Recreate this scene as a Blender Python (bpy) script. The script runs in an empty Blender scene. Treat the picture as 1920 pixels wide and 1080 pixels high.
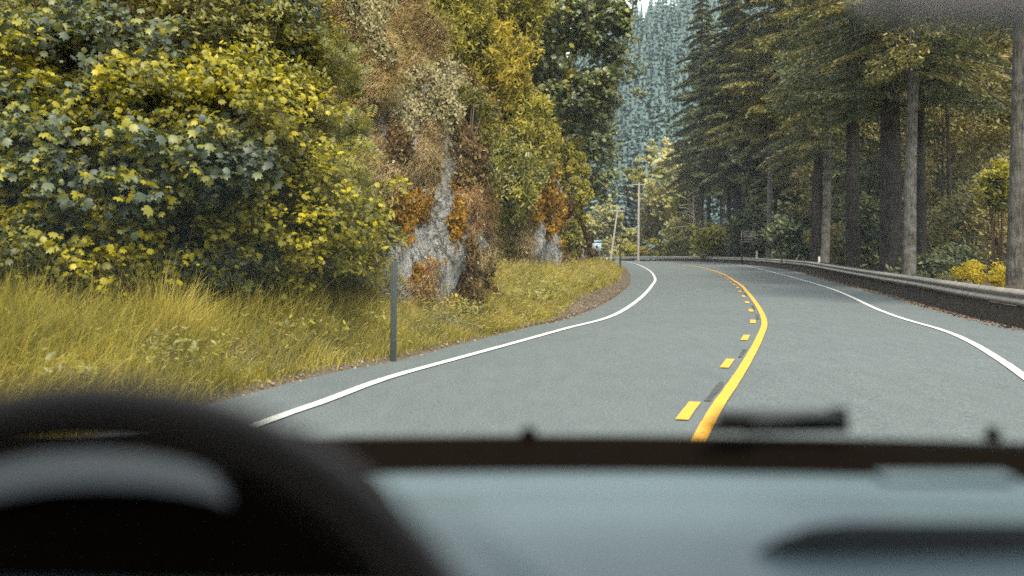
import bpy, bmesh, math, random
import numpy as np
from mathutils import Vector, Matrix, noise
from mathutils.bvhtree import BVHTree
rng = np.random.default_rng(7); random.seed(7)
S = bpy.context.scene
C = S.collection
# ------------------------------------------------------------------ camera, sky, sun, exposure
F, HOR, CAMH = 1900.0, 472.0, 1.3
PITCH = math.atan((540 - HOR) / F)
cam = bpy.data.objects.new('camera', bpy.data.cameras.new('camera')); C.objects.link(cam)
cam.location = (0, 0, CAMH); cam.rotation_euler = (math.pi / 2 - PITCH, 0, 0)
cam.data.sensor_width = 36; cam.data.lens = 36 * F / 1920; cam.data.clip_start = .02; cam.data.clip_end = 3000
cam.data.dof.use_dof = True; cam.data.dof.focus_distance = 19; cam.data.dof.aperture_fstop = 1.9
S.camera = cam
W = bpy.data.worlds.new('World'); S.world = W; W.use_nodes = True
nt = W.node_tree; bg = nt.nodes['Background']
sky = nt.nodes.new('ShaderNodeTexSky'); sky.sky_type = 'NISHITA'; sky.sun_disc = False
SUN_EL, SUN_AZ = math.radians(56), math.radians(172)      # from behind, a little right
sky.sun_elevation = SUN_EL; sky.sun_rotation = SUN_AZ; sky.air_density = 1.2; sky.dust_density = 3.0; sky.ozone_density = 1.0
mx = nt.nodes.new('ShaderNodeMixRGB'); mx.inputs[0].default_value = .55; mx.inputs[2].default_value = (9.5, 9.3, 8.6, 1)   # thin even cloud over the blue
nt.links.new(sky.outputs[0], mx.inputs[1]); nt.links.new(mx.outputs[0], bg.inputs[0]); bg.inputs[1].default_value = .10
sl = bpy.data.lights.new('sun', 'SUN'); sl.energy = 1.8; sl.angle = math.radians(12); sl.color = (1, .90, .73)
sun = bpy.data.objects.new('sun', sl); C.objects.link(sun)
sd = Vector((math.sin(SUN_AZ) * math.cos(SUN_EL), math.cos(SUN_AZ) * math.cos(SUN_EL), math.sin(SUN_EL)))
sun.rotation_euler = sd.to_track_quat('Z', 'Y').to_euler()
S.view_settings.view_transform = 'Standard'; S.view_settings.look = 'None'; S.view_settings.exposure = 1.62
S.render.engine = 'CYCLES'
S.cycles.use_denoising = False; S.cycles.max_bounces = 6; S.cycles.diffuse_bounces = 3; S.cycles.glossy_bounces = 2; S.cycles.transmission_bounces = 3
S.cycles.transparent_max_bounces = 8; S.cycles.volume_bounces = 0; S.cycles.sample_clamp_indirect = 4
S.cycles.caustics_reflective = False; S.cycles.caustics_refractive = False
# ------------------------------------------------------------------ helpers
def ray(px, py):
    x, u = (px - 960) / F, (540 - py) / F
    c, s = math.cos(PITCH), math.sin(PITCH)
    return np.array([x, c + u * s, -s + u * c])
def at(px, py, Y):                      # the point at distance Y seen at that pixel
    r = ray(px, py); return np.array([0, 0, CAMH]) + r * (Y / r[1])
def proj(P):
    P = np.atleast_2d(P); q = P - np.array([0, 0, CAMH]); c, s = math.cos(PITCH), math.sin(PITCH)
    d = np.maximum(q[:, 1] * c - q[:, 2] * s, 1e-3); u = q[:, 1] * s + q[:, 2] * c
    return 960 + F * q[:, 0] / d, 540 - F * u / d
def gp(px, py, h=CAMH):
    r = ray(px, py); return (np.array([0, 0, CAMH]) + r * (h / -r[2]))[:2]
def tag(o, label=None, cat=None, group=None, kind=None):
    if label: o['label'] = label
    if cat: o['category'] = cat
    if group: o['group'] = group
    if kind: o['kind'] = kind
    return o
def empty(name, loc, label=None, cat=None, group=None):
    o = bpy.data.objects.new(name, None); C.objects.link(o); o.location = tuple(loc); o.empty_display_size = .2
    return tag(o, label, cat, group)
def link(name, me, m, parent=None, smooth=False):
    if m is not None: me.materials.append(m)
    o = bpy.data.objects.new(name, me); C.objects.link(o)
    if parent is not None:
        o.parent = parent
        L = parent.location if parent.parent is None else parent.location + parent.parent.location
        if me.vertices: me.transform(Matrix.Translation(-Vector(L)))
        o.location = (0, 0, 0)
    if smooth: me.polygons.foreach_set('use_smooth', [True] * len(me.polygons))
    return o
def npmesh(name, V, Fc):
    me = bpy.data.meshes.new(name); V = np.asarray(V, np.float32); Fc = np.asarray(Fc, np.int32)
    n, k = Fc.shape
    me.vertices.add(len(V)); me.vertices.foreach_set('co', V.ravel())
    me.loops.add(n * k); me.loops.foreach_set('vertex_index', Fc.ravel())
    me.polygons.add(n); me.polygons.foreach_set('loop_start', np.arange(n, dtype=np.int32) * k)
    me.update(calc_edges=True); return me
def cat(parts):                         # join several (V,F) arrays of one face size
    Vs, Fs, o = [], [], 0
    for v, f in parts:
        Vs.append(v); Fs.append(f + o); o += len(v)
    return np.concatenate(Vs), np.concatenate(Fs)
def norm(a): return a / np.maximum(np.linalg.norm(a, axis=-1, keepdims=True), 1e-9)
def inst(tpl, P, N, T, Sz):             # copies of a small template: N normal, T tip direction
    tv, tf = tpl; N = norm(N); T = norm(T - N * (T * N).sum(1, keepdims=True)); X = np.cross(T, N)
    Sz = np.asarray(Sz).reshape(-1, 1, 1)
    V = P[:, None, :] + Sz * (tv[None, :, 0:1] * X[:, None, :] + tv[None, :, 1:2] * T[:, None, :] + tv[None, :, 2:3] * N[:, None, :])
    k = len(tv); Fc = tf[None] + (np.arange(len(P)) * k)[:, None, None]
    return V.reshape(-1, 3), Fc.reshape(-1, tf.shape[1])
def tube(pts, rad, seg=8, closed=False):
    pts = np.asarray(pts, float); n = len(pts); rad = np.broadcast_to(np.asarray(rad, float), (n,))
    tg = norm(np.roll(pts, -1, 0) - np.roll(pts, 1, 0)) if closed else norm(np.gradient(pts, axis=0))
    ref = np.array([0, 0, 1.]) if abs(tg[0][2]) < .8 else np.array([1., 0, 0])
    V = []
    for i in range(n):
        a = norm(np.cross(tg[i], ref)); b = np.cross(tg[i], a)
        for k in range(seg):
            t = 2 * math.pi * k / seg; V.append(pts[i] + rad[i] * (math.cos(t) * a + math.sin(t) * b))
    Fc = []
    for i in range(n if closed else n - 1):
        j = (i + 1) % n
        for k in range(seg):
            l = (k + 1) % seg; Fc.append([i * seg + k, i * seg + l, j * seg + l, j * seg + k])
    return np.array(V), np.array(Fc)
def box(c, s, rz=0, rx=0):
    c = np.array(c, float); s = np.array(s, float) / 2
    V = np.array([[x, y, z] for x in (-1, 1) for y in (-1, 1) for z in (-1, 1)], float) * s
    R = np.array(Matrix.Rotation(rz, 3, 'Z') @ Matrix.Rotation(rx, 3, 'X')); V = V @ R.T + c
    return V, np.array([[0, 1, 3, 2], [4, 6, 7, 5], [0, 4, 5, 1], [2, 3, 7, 6], [0, 2, 6, 4], [1, 5, 7, 3]])
def qobj(name, parts, m, parent=None, bevel=0, smooth=False):
    V, Fc = cat(parts); me = npmesh(name, V, Fc)
    if bevel:
        bm = bmesh.new(); bm.from_mesh(me)
        bmesh.ops.bevel(bm, geom=[e for e in bm.edges if len(e.link_faces) == 2 and e.calc_face_angle(0) > .5], offset=bevel, segments=3, affect='EDGES', profile=.5)
        bm.to_mesh(me); bm.free()
    return link(name, me, m, parent, smooth)
def fill(name, outline, axis_fn, m, parent=None):   # prism from outline: axis_fn(p, 0|1) -> 3D
    n = len(outline); bm = bmesh.new()
    a = [bm.verts.new(axis_fn(p, 0)) for p in outline]; b = [bm.verts.new(axis_fn(p, 1)) for p in outline]
    bm.faces.new(a[::-1]); bm.faces.new(b)
    for i in range(n): bm.faces.new((a[i], a[(i + 1) % n], b[(i + 1) % n], b[i]))
    bmesh.ops.recalc_face_normals(bm, faces=bm.faces[:])
    bmesh.ops.bevel(bm, geom=[e for e in bm.edges if e.calc_face_angle(0) > .6], offset=.004, segments=3, affect='EDGES')
    me = bpy.data.meshes.new(name); bm.to_mesh(me); bm.free()
    return link(name, me, m, parent)
def crom(P, step):                      # Catmull-Rom through the points, resampled
    P = np.asarray(P, float); P = np.vstack([2 * P[0] - P[1], P, 2 * P[-1] - P[-2]]); out = []
    for i in range(1, len(P) - 2):
        n = max(2, int(np.linalg.norm(P[i + 1] - P[i]) / step))
        for t in np.arange(n) / n:
            a, b, c, d = P[i - 1:i + 3]
            out.append(.5 * ((2 * b) + (c - a) * t + (2 * a - 5 * b + 4 * c - d) * t * t + (3 * b - a - 3 * c + d) * t ** 3))
    out.append(P[-2]); return np.array(out)
# ------------------------------------------------------------------ materials
def mat(name, rough=.6, spec=.5, metal=0):
    m = bpy.data.materials.new(name); m.use_nodes = True; b = m.node_tree.nodes['Principled BSDF']
    b.inputs['Roughness'].default_value = rough; b.inputs['Specular IOR Level'].default_value = spec; b.inputs['Metallic'].default_value = metal
    return m, m.node_tree, b
def node(t, k, **kw):
    n = t.nodes.new(k)
    for a, v in kw.items(): setattr(n, a, v)
    return n
def ramp(t, cols, fac=None):
    r = node(t, 'ShaderNodeValToRGB'); e = r.color_ramp.elements
    while len(e) < len(cols): e.new(.5)
    for i, (p, c) in enumerate(cols):
        e[i].position = p; e[i].color = (*c, 1)
    if fac is not None: t.links.new(fac, r.inputs[0])
    return r
def noisen(t, scale, detail=4, rough=.6, vec=None, dist=0):
    n = node(t, 'ShaderNodeTexNoise'); n.inputs['Scale'].default_value = scale; n.inputs['Detail'].default_value = detail
    n.inputs['Roughness'].default_value = rough; n.inputs['Distortion'].default_value = dist
    if vec is not None: t.links.new(vec, n.inputs['Vector'])
    return n
def mapped(t, scale=(1, 1, 1)):
    g = node(t, 'ShaderNodeNewGeometry'); mp = node(t, 'ShaderNodeMapping'); mp.inputs['Scale'].default_value = scale
    t.links.new(g.outputs['Position'], mp.inputs['Vector']); return mp.outputs[0]
def mixc(t, fac, a, b, mode='MIX'):
    m = node(t, 'ShaderNodeMixRGB', blend_type=mode)
    for i, v in ((0, fac), (1, a), (2, b)):
        if hasattr(v, 'links'): t.links.new(v, m.inputs[i])
        else: m.inputs[i].default_value = v if i == 0 else (*v, 1)
    return m.outputs[0]
def maths(t, op, a, b=0):
    m = node(t, 'ShaderNodeMath', operation=op)
    for i, v in ((0, a), (1, b)):
        if hasattr(v, 'links'): t.links.new(v, m.inputs[i])
        else: m.inputs[i].default_value = v
    return m.outputs[0]
def bump(t, b, h, st, dist=.02):
    bp = node(t, 'ShaderNodeBump'); bp.inputs['Strength'].default_value = st; bp.inputs['Distance'].default_value = dist
    t.links.new(h, bp.inputs['Height']); t.links.new(bp.outputs[0], b.inputs['Normal'])
def leafmat(name, cols, rough=.5, spec=.5, trans=.3, nscale=.9, nw=.45, tcol=1.25):
    m, t, b = mat(name, rough, spec)
    g = node(t, 'ShaderNodeNewGeometry'); n = noisen(t, nscale, 2, .5, mapped(t))
    f = maths(t, 'ADD', maths(t, 'MULTIPLY', g.outputs['Random Per Island'], 1 - nw), maths(t, 'MULTIPLY', maths(t, 'SUBTRACT', maths(t, 'MULTIPLY', n.outputs[0], 2.2), .6), nw))
    k = len(cols); r = ramp(t, [(i / (k - 1), c) for i, c in enumerate(cols)], f)
    t.links.new(r.outputs[0], b.inputs['Base Color'])
    if trans:
        tr = node(t, 'ShaderNodeBsdfTranslucent'); t.links.new(mixc(t, 1, r.outputs[0], (tcol, tcol, .7), 'MULTIPLY'), tr.inputs[0])
        ms = node(t, 'ShaderNodeMixShader'); ms.inputs[0].default_value = trans
        t.links.new(b.outputs[0], ms.inputs[1]); t.links.new(tr.outputs[0], ms.inputs[2])
        t.links.new(ms.outputs[0], t.nodes['Material Output'].inputs[0])
    return m
def plain(name, col, rough=.6, spec=.5, var=.15, vs=6, metal=0, bmp=0):
    m, t, b = mat(name, rough, spec, metal); n = noisen(t, vs, 5, .6, mapped(t))
    a = tuple(c * (1 - var) for c in col); c2 = tuple(min(1, c * (1 + var)) for c in col)
    t.links.new(ramp(t, [(.3, a), (.7, c2)], n.outputs[0]).outputs[0], b.inputs['Base Color'])
    if bmp: bump(t, b, n.outputs[0], bmp)
    return m
def asphalt_mat():
    m, t, b = mat('asphalt', .82, .35); v = mapped(t)
    big = noisen(t, .35, 3, .5, v); fine = noisen(t, 48, 4, .8, v); mid = noisen(t, 5, 4, .6, mapped(t, (1, .25, 1)))
    c = ramp(t, [(.3, (.058, .077, .081)), (.7, (.084, .106, .109))], big.outputs[0]).outputs[0]
    c = mixc(t, .6, c, ramp(t, [(.32, (.018, .022, .022)), (.5, (.092, .110, .113)), (.68, (.27, .30, .305))], fine.outputs[0]).outputs[0])
    c = mixc(t, .16, c, ramp(t, [(.35, (.05, .066, .068)), (.65, (.125, .147, .150))], mid.outputs[0]).outputs[0])
    t.links.new(c, b.inputs['Base Color']); bump(t, b, fine.outputs[0], .5, .006); return m
def paint_mat(name, col, worn):
    m, t, b = mat(name, .7, .3); v = mapped(t); n = noisen(t, 22, 6, .75, v)
    f = ramp(t, [(worn, (0, 0, 0)), (worn + .07, (1, 1, 1))], n.outputs[0])
    t.links.new(mixc(t, f.outputs[0], (.16, .17, .165), mixc(t, noisen(t, 3, 3, .5, v).outputs[0], col, tuple(c * .8 for c in col))), b.inputs['Base Color'])
    return m
def cliff_mat():
    m, t, b = mat('cliff_rock', .9, .2); v = mapped(t)
    at_ = node(t, 'ShaderNodeAttribute', attribute_name='bare')
    st = noisen(t, 2.2, 8, .65, mapped(t, (1.6, 1.6, .5)), .6); fi = noisen(t, 16, 6, .7, v); cr = noisen(t, 6, 8, .75, mapped(t, (1.3, 1.3, .35)), 1.2)
    rock = ramp(t, [(.34, (.035, .034, .03)), (.43, (.20, .20, .185)), (.52, (.40, .405, .39)), (.70, (.60, .60, .57))], cr.outputs[0]).outputs[0]
    vo = node(t, 'ShaderNodeTexVoronoi', feature='DISTANCE_TO_EDGE'); vo.inputs['Scale'].default_value = 2.6; vv = node(t, 'ShaderNodeVectorMath', operation='ADD'); t.links.new(mapped(t, (1, 1, .45)), vv.inputs[0]); t.links.new(noisen(t, 3, 4, .6, v).outputs[1], vv.inputs[1]); t.links.new(vv.outputs[0], vo.inputs['Vector'])
    rock = mixc(t, ramp(t, [(.0, (1, 1, 1)), (.06, (0, 0, 0))], vo.outputs['Distance']).outputs[0], rock, (.04, .032, .025))
    pt = noisen(t, 30, 4, .7, v); rock = mixc(t, ramp(t, [(.56, (0, 0, 0)), (.66, (.75, .75, .75))], pt.outputs[0]).outputs[0], rock, (.13, .12, .10))
    soil = ramp(t, [(.28, (.014, .009, .005)), (.42, (.07, .042, .022)), (.55, (.20, .13, .075)), (.68, (.24, .13, .04)), (.8, (.14, .13, .03))], st.outputs[0]).outputs[0]
    f = maths(t, 'ADD', at_.outputs['Fac'], maths(t, 'MULTIPLY', maths(t, 'SUBTRACT', fi.outputs[0], .5), 1.1))
    fr = ramp(t, [(.46, (0, 0, 0)), (.54, (1, 1, 1))], f)
    t.links.new(mixc(t, fr.outputs[0], soil, rock), b.inputs['Base Color'])
    h = maths(t, 'ADD', cr.outputs[0], maths(t, 'MULTIPLY', fi.outputs[0], .35)); bump(t, b, h, 1, .22); return m
def ground_mat():
    m, t, b = mat('ground', .95, .15); v = mapped(t)
    a = node(t, 'ShaderNodeAttribute', attribute_name='dirt'); n = noisen(t, 1.5, 7, .7, v); f = noisen(t, 35, 4, .7, v)
    soil = ramp(t, [(.3, (.045, .036, .024)), (.5, (.115, .092, .064)), (.7, (.24, .20, .15))], f.outputs[0]).outputs[0]
    th = ramp(t, [(.3, (.03, .028, .008)), (.5, (.10, .085, .022)), (.7, (.20, .16, .06))], n.outputs[0]).outputs[0]
    k = maths(t, 'ADD', a.outputs['Fac'], maths(t, 'MULTIPLY', maths(t, 'SUBTRACT', n.outputs[0], .5), .5))
    t.links.new(mixc(t, ramp(t, [(.4, (0, 0, 0)), (.6, (1, 1, 1))], k).outputs[0], th, soil), b.inputs['Base Color']); bump(t, b, f.outputs[0], .8, .04); return m
def bark_mat(name, dark, light, sc=1):
    m, t, b = mat(name, .9, .2); n = noisen(t, 9 * sc, 7, .7, mapped(t, (1.5, 1.5, .28)), .4); n2 = noisen(t, 2.2, 4, .6, mapped(t, (.8, .8, 1.6)))
    f = maths(t, 'ADD', maths(t, 'MULTIPLY', n.outputs[0], .6), maths(t, 'MULTIPLY', n2.outputs[0], .4))
    mid = tuple((p + q) / 2 for p, q in zip(dark, light))
    t.links.new(ramp(t, [(.38, dark), (.5, mid), (.62, light)], f).outputs[0], b.inputs['Base Color']); bump(t, b, n.outputs[0], 1, .06); return m

M = dict(
    asphalt=asphalt_mat(), white=paint_mat('white_paint', (.62, .64, .61), .36), yellow=paint_mat('yellow_paint', (.72, .37, .03), .38),
    cliff=cliff_mat(), ground=ground_mat(),
    maple=leafmat('maple_green_leaf', [(.02, .028, .016), (.05, .065, .045), (.075, .10, .068), (.14, .155, .04), (.34, .30, .014), (.46, .39, .01)], .46, .5, .25, .75, .5),
    mapley=leafmat('maple_yellow_leaf', [(.03, .032, .012), (.10, .105, .03), (.22, .20, .014), (.40, .345, .010), (.56, .46, .010)], .46, .45, .32, .9, .5),
    olive=leafmat('olive_leaf', [(.022, .024, .006), (.06, .06, .012), (.13, .12, .018), (.24, .20, .015), (.42, .34, .012)], .5, .4, .3, 1.6, .5),
    fresh=leafmat('fresh_leaf', [(.045, .05, .012), (.13, .135, .035), (.25, .23, .03), (.40, .34, .015)], .45, .5, .3, 1.6, .5),
    broom=leafmat('broom_leaf', [(.06, .056, .010), (.18, .165, .022), (.33, .29, .035), (.48, .40, .05)], .6, .3, .3, 1.2, .55),
    gold=leafmat('golden_leaf', [(.08, .07, .012), (.22, .185, .02), (.40, .315, .03), (.52, .33, .025)], .6, .3, .3, 1.5, .5),
    dmaple=leafmat('dark_maple_leaf', [(.04, .052, .02), (.085, .11, .05), (.14, .17, .08), (.23, .24, .06), (.40, .35, .03)], .4, .6, .22, .8, .4),
    fir=leafmat('fir_needle', [(.018, .026, .014), (.06, .082, .045), (.14, .16, .075), (.32, .29, .11)], .6, .3, .15, .35, .5),
    firg=leafmat('golden_fir_needle', [(.04, .046, .02), (.11, .115, .045), (.24, .215, .075), (.44, .36, .13)], .6, .3, .2, .35, .5),
    wood=leafmat('hazed_needle', [(.06, .10, .108), (.095, .15, .158), (.135, .20, .20), (.19, .26, .24)], .8, .2, .1, .04, .5),  # blue-green needles, paled and blued further to stand in for distance haze
    pale=leafmat('pale_leaf', [(.10, .11, .045), (.25, .25, .10), (.42, .38, .15), (.55, .46, .18)], .6, .3, .25, .25, .6),
    under=leafmat('understory_leaf', [(.022, .034, .016), (.055, .075, .036), (.10, .12, .05), (.19, .17, .05)], .5, .4, .2, .4, .5),
    brownish=leafmat('brownish_leaf', [(.06, .055, .022), (.14, .125, .05), (.26, .22, .085), (.38, .30, .11)], .6, .3, .25, .4, .5),
    bright=leafmat('bright_yellow_leaf', [(.22, .17, .01), (.50, .38, .008), (.68, .52, .01)], .55, .3, .3, 1.5, .3),
    grass=leafmat('grass_blade', [(.035, .035, .006), (.10, .098, .012), (.23, .195, .018), (.42, .34, .05), (.60, .50, .17)], .55, .3, .35, .9, .5),
    straw=leafmat('straw', [(.16, .13, .03), (.33, .27, .08), (.50, .41, .17)], .6, .3, .3, 1.3, .4),
    sedge=leafmat('grey_sedge', [(.08, .08, .035), (.22, .22, .13), (.42, .42, .30)], .45, .5, .3, 1.3, .4),
    moss=leafmat('orange_moss', [(.04, .022, .006), (.14, .072, .010), (.28, .15, .014), (.46, .27, .022)], .9, .1, .2, 2.5, .65),
    tan=leafmat('tan_dry_grass', [(.20, .15, .08), (.45, .345, .19), (.66, .53, .32), (.78, .66, .44)], .8, .2, .3, 1.6, .55),
    rusty=leafmat('rusty_dry_grass', [(.18, .11, .06), (.42, .26, .13), (.62, .40, .19), (.74, .54, .30)], .8, .2, .3, 1.6, .55),
    brown=leafmat('dark_brown_growth', [(.02, .014, .007), (.06, .038, .016), (.14, .09, .035), (.24, .17, .06)], .9, .1, .2, 2, .5),
    lichen=leafmat('pale_herb', [(.12, .11, .05), (.30, .27, .15), (.52, .46, .28)], .7, .2, .3, 2.5, .5),
    bark=bark_mat('dark_bark', (.010, .007, .006), (.062, .050, .044)), barkm=bark_mat('grey_bark', (.03, .024, .02), (.17, .16, .14), 1.2), barkl=bark_mat('pale_bark', (.03, .026, .022), (.21, .20, .185), 1.4),
    twig=plain('twig', (.06, .04, .025), .9, .2), deadw=plain('dead_wood', (.42, .38, .33), .9, .2),
    pole=plain('pole_wood', (.40, .38, .35), .85, .2, .2, 3), rail=plain('rail_steel', (.25, .23, .20), .45, .7, .35, 3, .1), railp=plain('rail_dark_timber', (.075, .060, .048), .9, .2, .5, 9, 0, .5),
    post=plain('post_plastic', (.036, .044, .042), .6, .4, .2, 8), wpost=plain('marker_white', (.62, .66, .60), .6, .3),
    signb=plain('sign_brown', (.035, .022, .018), .6, .3), signw=plain('sign_white', (.62, .72, .78), .5, .4, .08), signblue=plain('sign_blue', (.09, .25, .38), .5, .4, .08),
    ink=plain('sign_ink', (.12, .20, .32), .6, .3), letter=plain('sign_letter', (.42, .36, .34), .6, .3, .08), metal=plain('galvanised', (.4, .4, .4), .4, .5, .1, 6, .7),
    hoodm=plain('hood_plastic', (.022, .032, .040), .6, .4, .05, 40), dash=plain('dash_plastic', (.062, .098, .115), .45, .55, .05, 40), dashd=plain('dark_dash_plastic', (.018, .024, .028), .6, .4, .08, 40), black=plain('black_rubber', (.0045, .003, .0022), .9, .03, .1, 40),
    leather=plain('wheel_leather', (.007, .0045, .004), .5, .35, .2, 60), grey=plain('mirror_grey', (.66, .62, .61), .6, .3, .05), paintc=plain('car_paint', (.06, .08, .10), .3, .6, .03),
    cloth=plain('headliner', (.10, .10, .095), .95, .1),
)
def glass_mat():
    m = bpy.data.materials.new('windscreen_glass'); m.use_nodes = True; t = m.node_tree; t.nodes.clear()
    o = node(t, 'ShaderNodeOutputMaterial'); tr = node(t, 'ShaderNodeBsdfTransparent'); tr.inputs[0].default_value = (.95, .97, .96, 1)
    g = node(t, 'ShaderNodeBsdfGlossy'); g.inputs['Roughness'].default_value = .06; ms = node(t, 'ShaderNodeMixShader'); ms.inputs[0].default_value = .045
    t.links.new(tr.outputs[0], ms.inputs[1]); t.links.new(g.outputs[0], ms.inputs[2]); t.links.new(ms.outputs[0], o.inputs[0]); return m
M['glass'] = glass_mat(); M['cowl'] = plain('cowl_plastic', (.022, .024, .023), .7, .2)
# ------------------------------------------------------------------ lay of the land
def curve(px_pts, pre=(), post=()):
    P = [list(p) for p in pre] + [list(gp(a, b, h)) for a, b, h in px_pts] + [list(p) for p in post]
    return np.array(P)
h0 = CAMH
AL = curve([(440, 745, h0), (640, 695, h0), (740, 677, h0), (850, 649, h0), (1000, 612, h0), (1060, 600, h0), (1130, 572, h0), (1170, 545, h0), (1182, 528, h0), (1178, 508, h0)],
           [(-9, -20), (-5.6, -6), (-4.4, 0), (-3.4, 5)], [(10.9, 100), (12.2, 125), (12, 140), (10.5, 150), (5, 158), (-10, 165), (-60, 175)])
WL = curve([(475, 800, h0), (600, 757, h0), (720, 712, h0), (840, 678, h0), (960, 645, h0), (1060, 617, h0), (1150, 592, h0), (1200, 560, h0), (1222, 536, h0), (1228, 522, h0), (1217, 507, h0), (1197, 496.5, h0)],
           [(-8, -20), (-4.6, -6), (-3.5, 0), (-2.5, 4.5)], [(14.2, 122), (14.8, 138), (13.5, 150), (8, 161), (-10, 169), (-60, 179)])
YC = curve([(1338, 775, h0), (1365, 735, h0), (1400, 680, h0), (1425, 632, h0), (1433, 603, h0), (1421, 575, h0), (1401, 548, h0), (1383, 531, h0), (1345, 510, h0), (1300, 499, h0)],
           [(-6, -20), (-2, -6), (-.5, 0), (.68, 4.7)], [(18.2, 122), (18.8, 140), (17.5, 153), (11, 165), (-10, 174), (-60, 184)])
WR = curve([(1920, 707, 1.38), (1870, 672, 1.38), (1820, 642, 1.38), (1765, 619, 1.38), (1655, 585, 1.38), (1547, 538, 1.38), (1443, 509, 1.3), (1390, 498, 1.3)],
           [(-6, -20), (-.6, -6), (1.7, 0), (3.55, 5)], [(22.5, 120), (22.8, 138), (21, 155), (14, 169), (-10, 179), (-60, 189)])
GR = np.array([(4.5, -20), (7.2, -6), (8.2, 0), (8.8, 8), (9.5, 14.5), (10.25, 20.2), (11.15, 25), (12.9, 32.8), (15.5, 45.9), (20.2, 70.6), (22.8, 88), (25.2, 112), (24.8, 133), (22.5, 150), (19, 163), (10, 175), (-10, 184), (-60, 194)], float)
AL, WL, YC, WR, GR = [crom(p, .5) for p in (AL, WL, YC, WR, GR)]
def fx(cv):
    ys = np.maximum.accumulate(cv[:, 1] + np.arange(len(cv)) * 1e-6); return lambda Y: np.interp(Y, ys, cv[:, 0])
XL, XY, XRW, XG = fx(AL), fx(YC), fx(WR), fx(GR)
def sstep(a, b, x): t = np.clip((x - a) / (b - a), 0, 1); return t * t * (3 - 2 * t)
def Hroad(X, Y):
    X, Y = np.asarray(X, float), np.asarray(Y, float)
    d = np.clip(X - XY(Y), 0, 6); z = -.026 * d * (1 - sstep(35, 70, Y))
    return z - .16 * np.clip((Y - 130) / 30, 0, 8) ** 2
def Hground(X, Y):
    X, Y = np.asarray(X, float), np.asarray(Y, float)
    dl = XL(Y) - X; dr = X - (XG(Y) - .9); base = Hroad(np.clip(X, XL(Y), XG(Y)), Y)
    z = base - .14 * sstep(0, -.35, dl) * sstep(0, -.35, dr)
    mound = sstep(17, 24, Y) * (1 - sstep(60, 80, Y))
    z = z + np.where(dl > 0, .02 + np.clip(dl, 0, 7) * .11 + .22 * mound * sstep(0, 1.0, dl), 0)
    z = z - np.where(dr > 0, .12 * sstep(0, .8, dr) + 1.3 * sstep(1.8, 6, dr), 0)
    hill = .50 * ((Y - 205) + np.clip(X - 70, 0, 400) * .75)
    ridge = 73 + np.clip(X - 30, -60, 400) * .55
    return z + np.clip(np.minimum(hill, ridge), 0, 1e3) * sstep(0, 12, hill)
# road
ys = np.concatenate([np.arange(-18, 60, .5), np.arange(60, 172, .8)])
us = np.linspace(0, 1, 41)
def right_edge(Y): return XG(Y) - .75
Xg = XL(ys)[:, None] * (1 - us) + right_edge(ys)[:, None] * us
Xg[:, 0] += [.05 * noise.noise(Vector((y * .9, 3, 1))) for y in ys]; Xg[:, -1] += [.12 * noise.noise(Vector((y * .8, 9, 1))) for y in ys]
Yg = np.repeat(ys[:, None], len(us), 1); Zg = Hroad(Xg, Yg)
def grid(Xg, Yg, Zg):
    a, b = Xg.shape; V = np.stack([Xg, Yg, Zg], -1).reshape(-1, 3); i = np.arange(a * b).reshape(a, b)
    return V, np.stack([i[:-1, :-1], i[:-1, 1:], i[1:, 1:], i[1:, :-1]], -1).reshape(-1, 4)
V, Fc = grid(Xg, Yg, Zg)
road = tag(link('road', npmesh('road', V, Fc), M['asphalt'], None, True), kind='structure')
def ribbon(name, cv, w, off, m, a=None, b=None, lift=.012, jit=0):
    d = np.r_[0, np.cumsum(np.linalg.norm(np.diff(cv, axis=0), axis=1))]; Y0 = np.interp(0, cv[:, 1], d)
    a = d[0] if a is None else Y0 + a; b = d[-1] if b is None else Y0 + b
    s = np.linspace(a, b, max(3, int((b - a) / .25))); P = np.stack([np.interp(s, d, cv[:, 0]), np.interp(s, d, cv[:, 1])], 1)
    T = norm(np.gradient(P, axis=0)); N = np.stack([-T[:, 1], T[:, 0]], 1)
    ww = w * (1 + jit * np.array([noise.noise(Vector((x * 3, off, 2))) for x in s]))
    L = P + N * (off + ww[:, None] / 2); R = P + N * (off - ww[:, None] / 2); c = (L + R) / 2
    G = np.stack([L, c, R], 1); X, Y = G[..., 0], G[..., 1]
    V, Fc = grid(X, Y, Hroad(X, Y) + lift); return link(name, npmesh(name, V, Fc), m, road)
ribbon('edge_line', WL, .115, 0, M['white'], jit=.1); ribbon('edge_line', WR, .115, 0, M['white'], jit=.1)
ribbon('centre_line', YC, .104, 0, M['yellow'], jit=.12)
M['asphalt_seam'] = plain('seam', (.055, .065, .065), .9, .2); M['tar'] = plain('tar', (.06, .066, .064), .9, .2, .4, 14)
dl_ = np.r_[0, np.cumsum(np.linalg.norm(np.diff(YC, axis=0), axis=1))]; s0 = np.interp(7.7, YC[:, 1], dl_) - np.interp(0, YC[:, 1], dl_)
for k in range(26):
    a = s0 + k * 3.65
    ribbon('centre_dash', YC, .10, .205, M['yellow'], a, a + .95)
    if k % 3 != 2: ribbon('tar_patch', YC, .05, .115, M['tar'], a + .9 + random.random() * .5, a + 2.2 + random.random() * 1.2, .008, .9)
crk = crom([(3.25, 7.6), (3.35, 8.4), (3.2, 9.3), (3.4, 10.2), (3.3, 11.5), (3.6, 13)], .2)
0 and ribbon('crack', np.array([gp(a, b, 1.36) for a, b in ((1806, 808), (1790, 784), (1762, 752), (1746, 728), (1722, 702), (1712, 688))]), .007, 0, M['asphalt_seam'], lift=.009, jit=.9)
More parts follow.
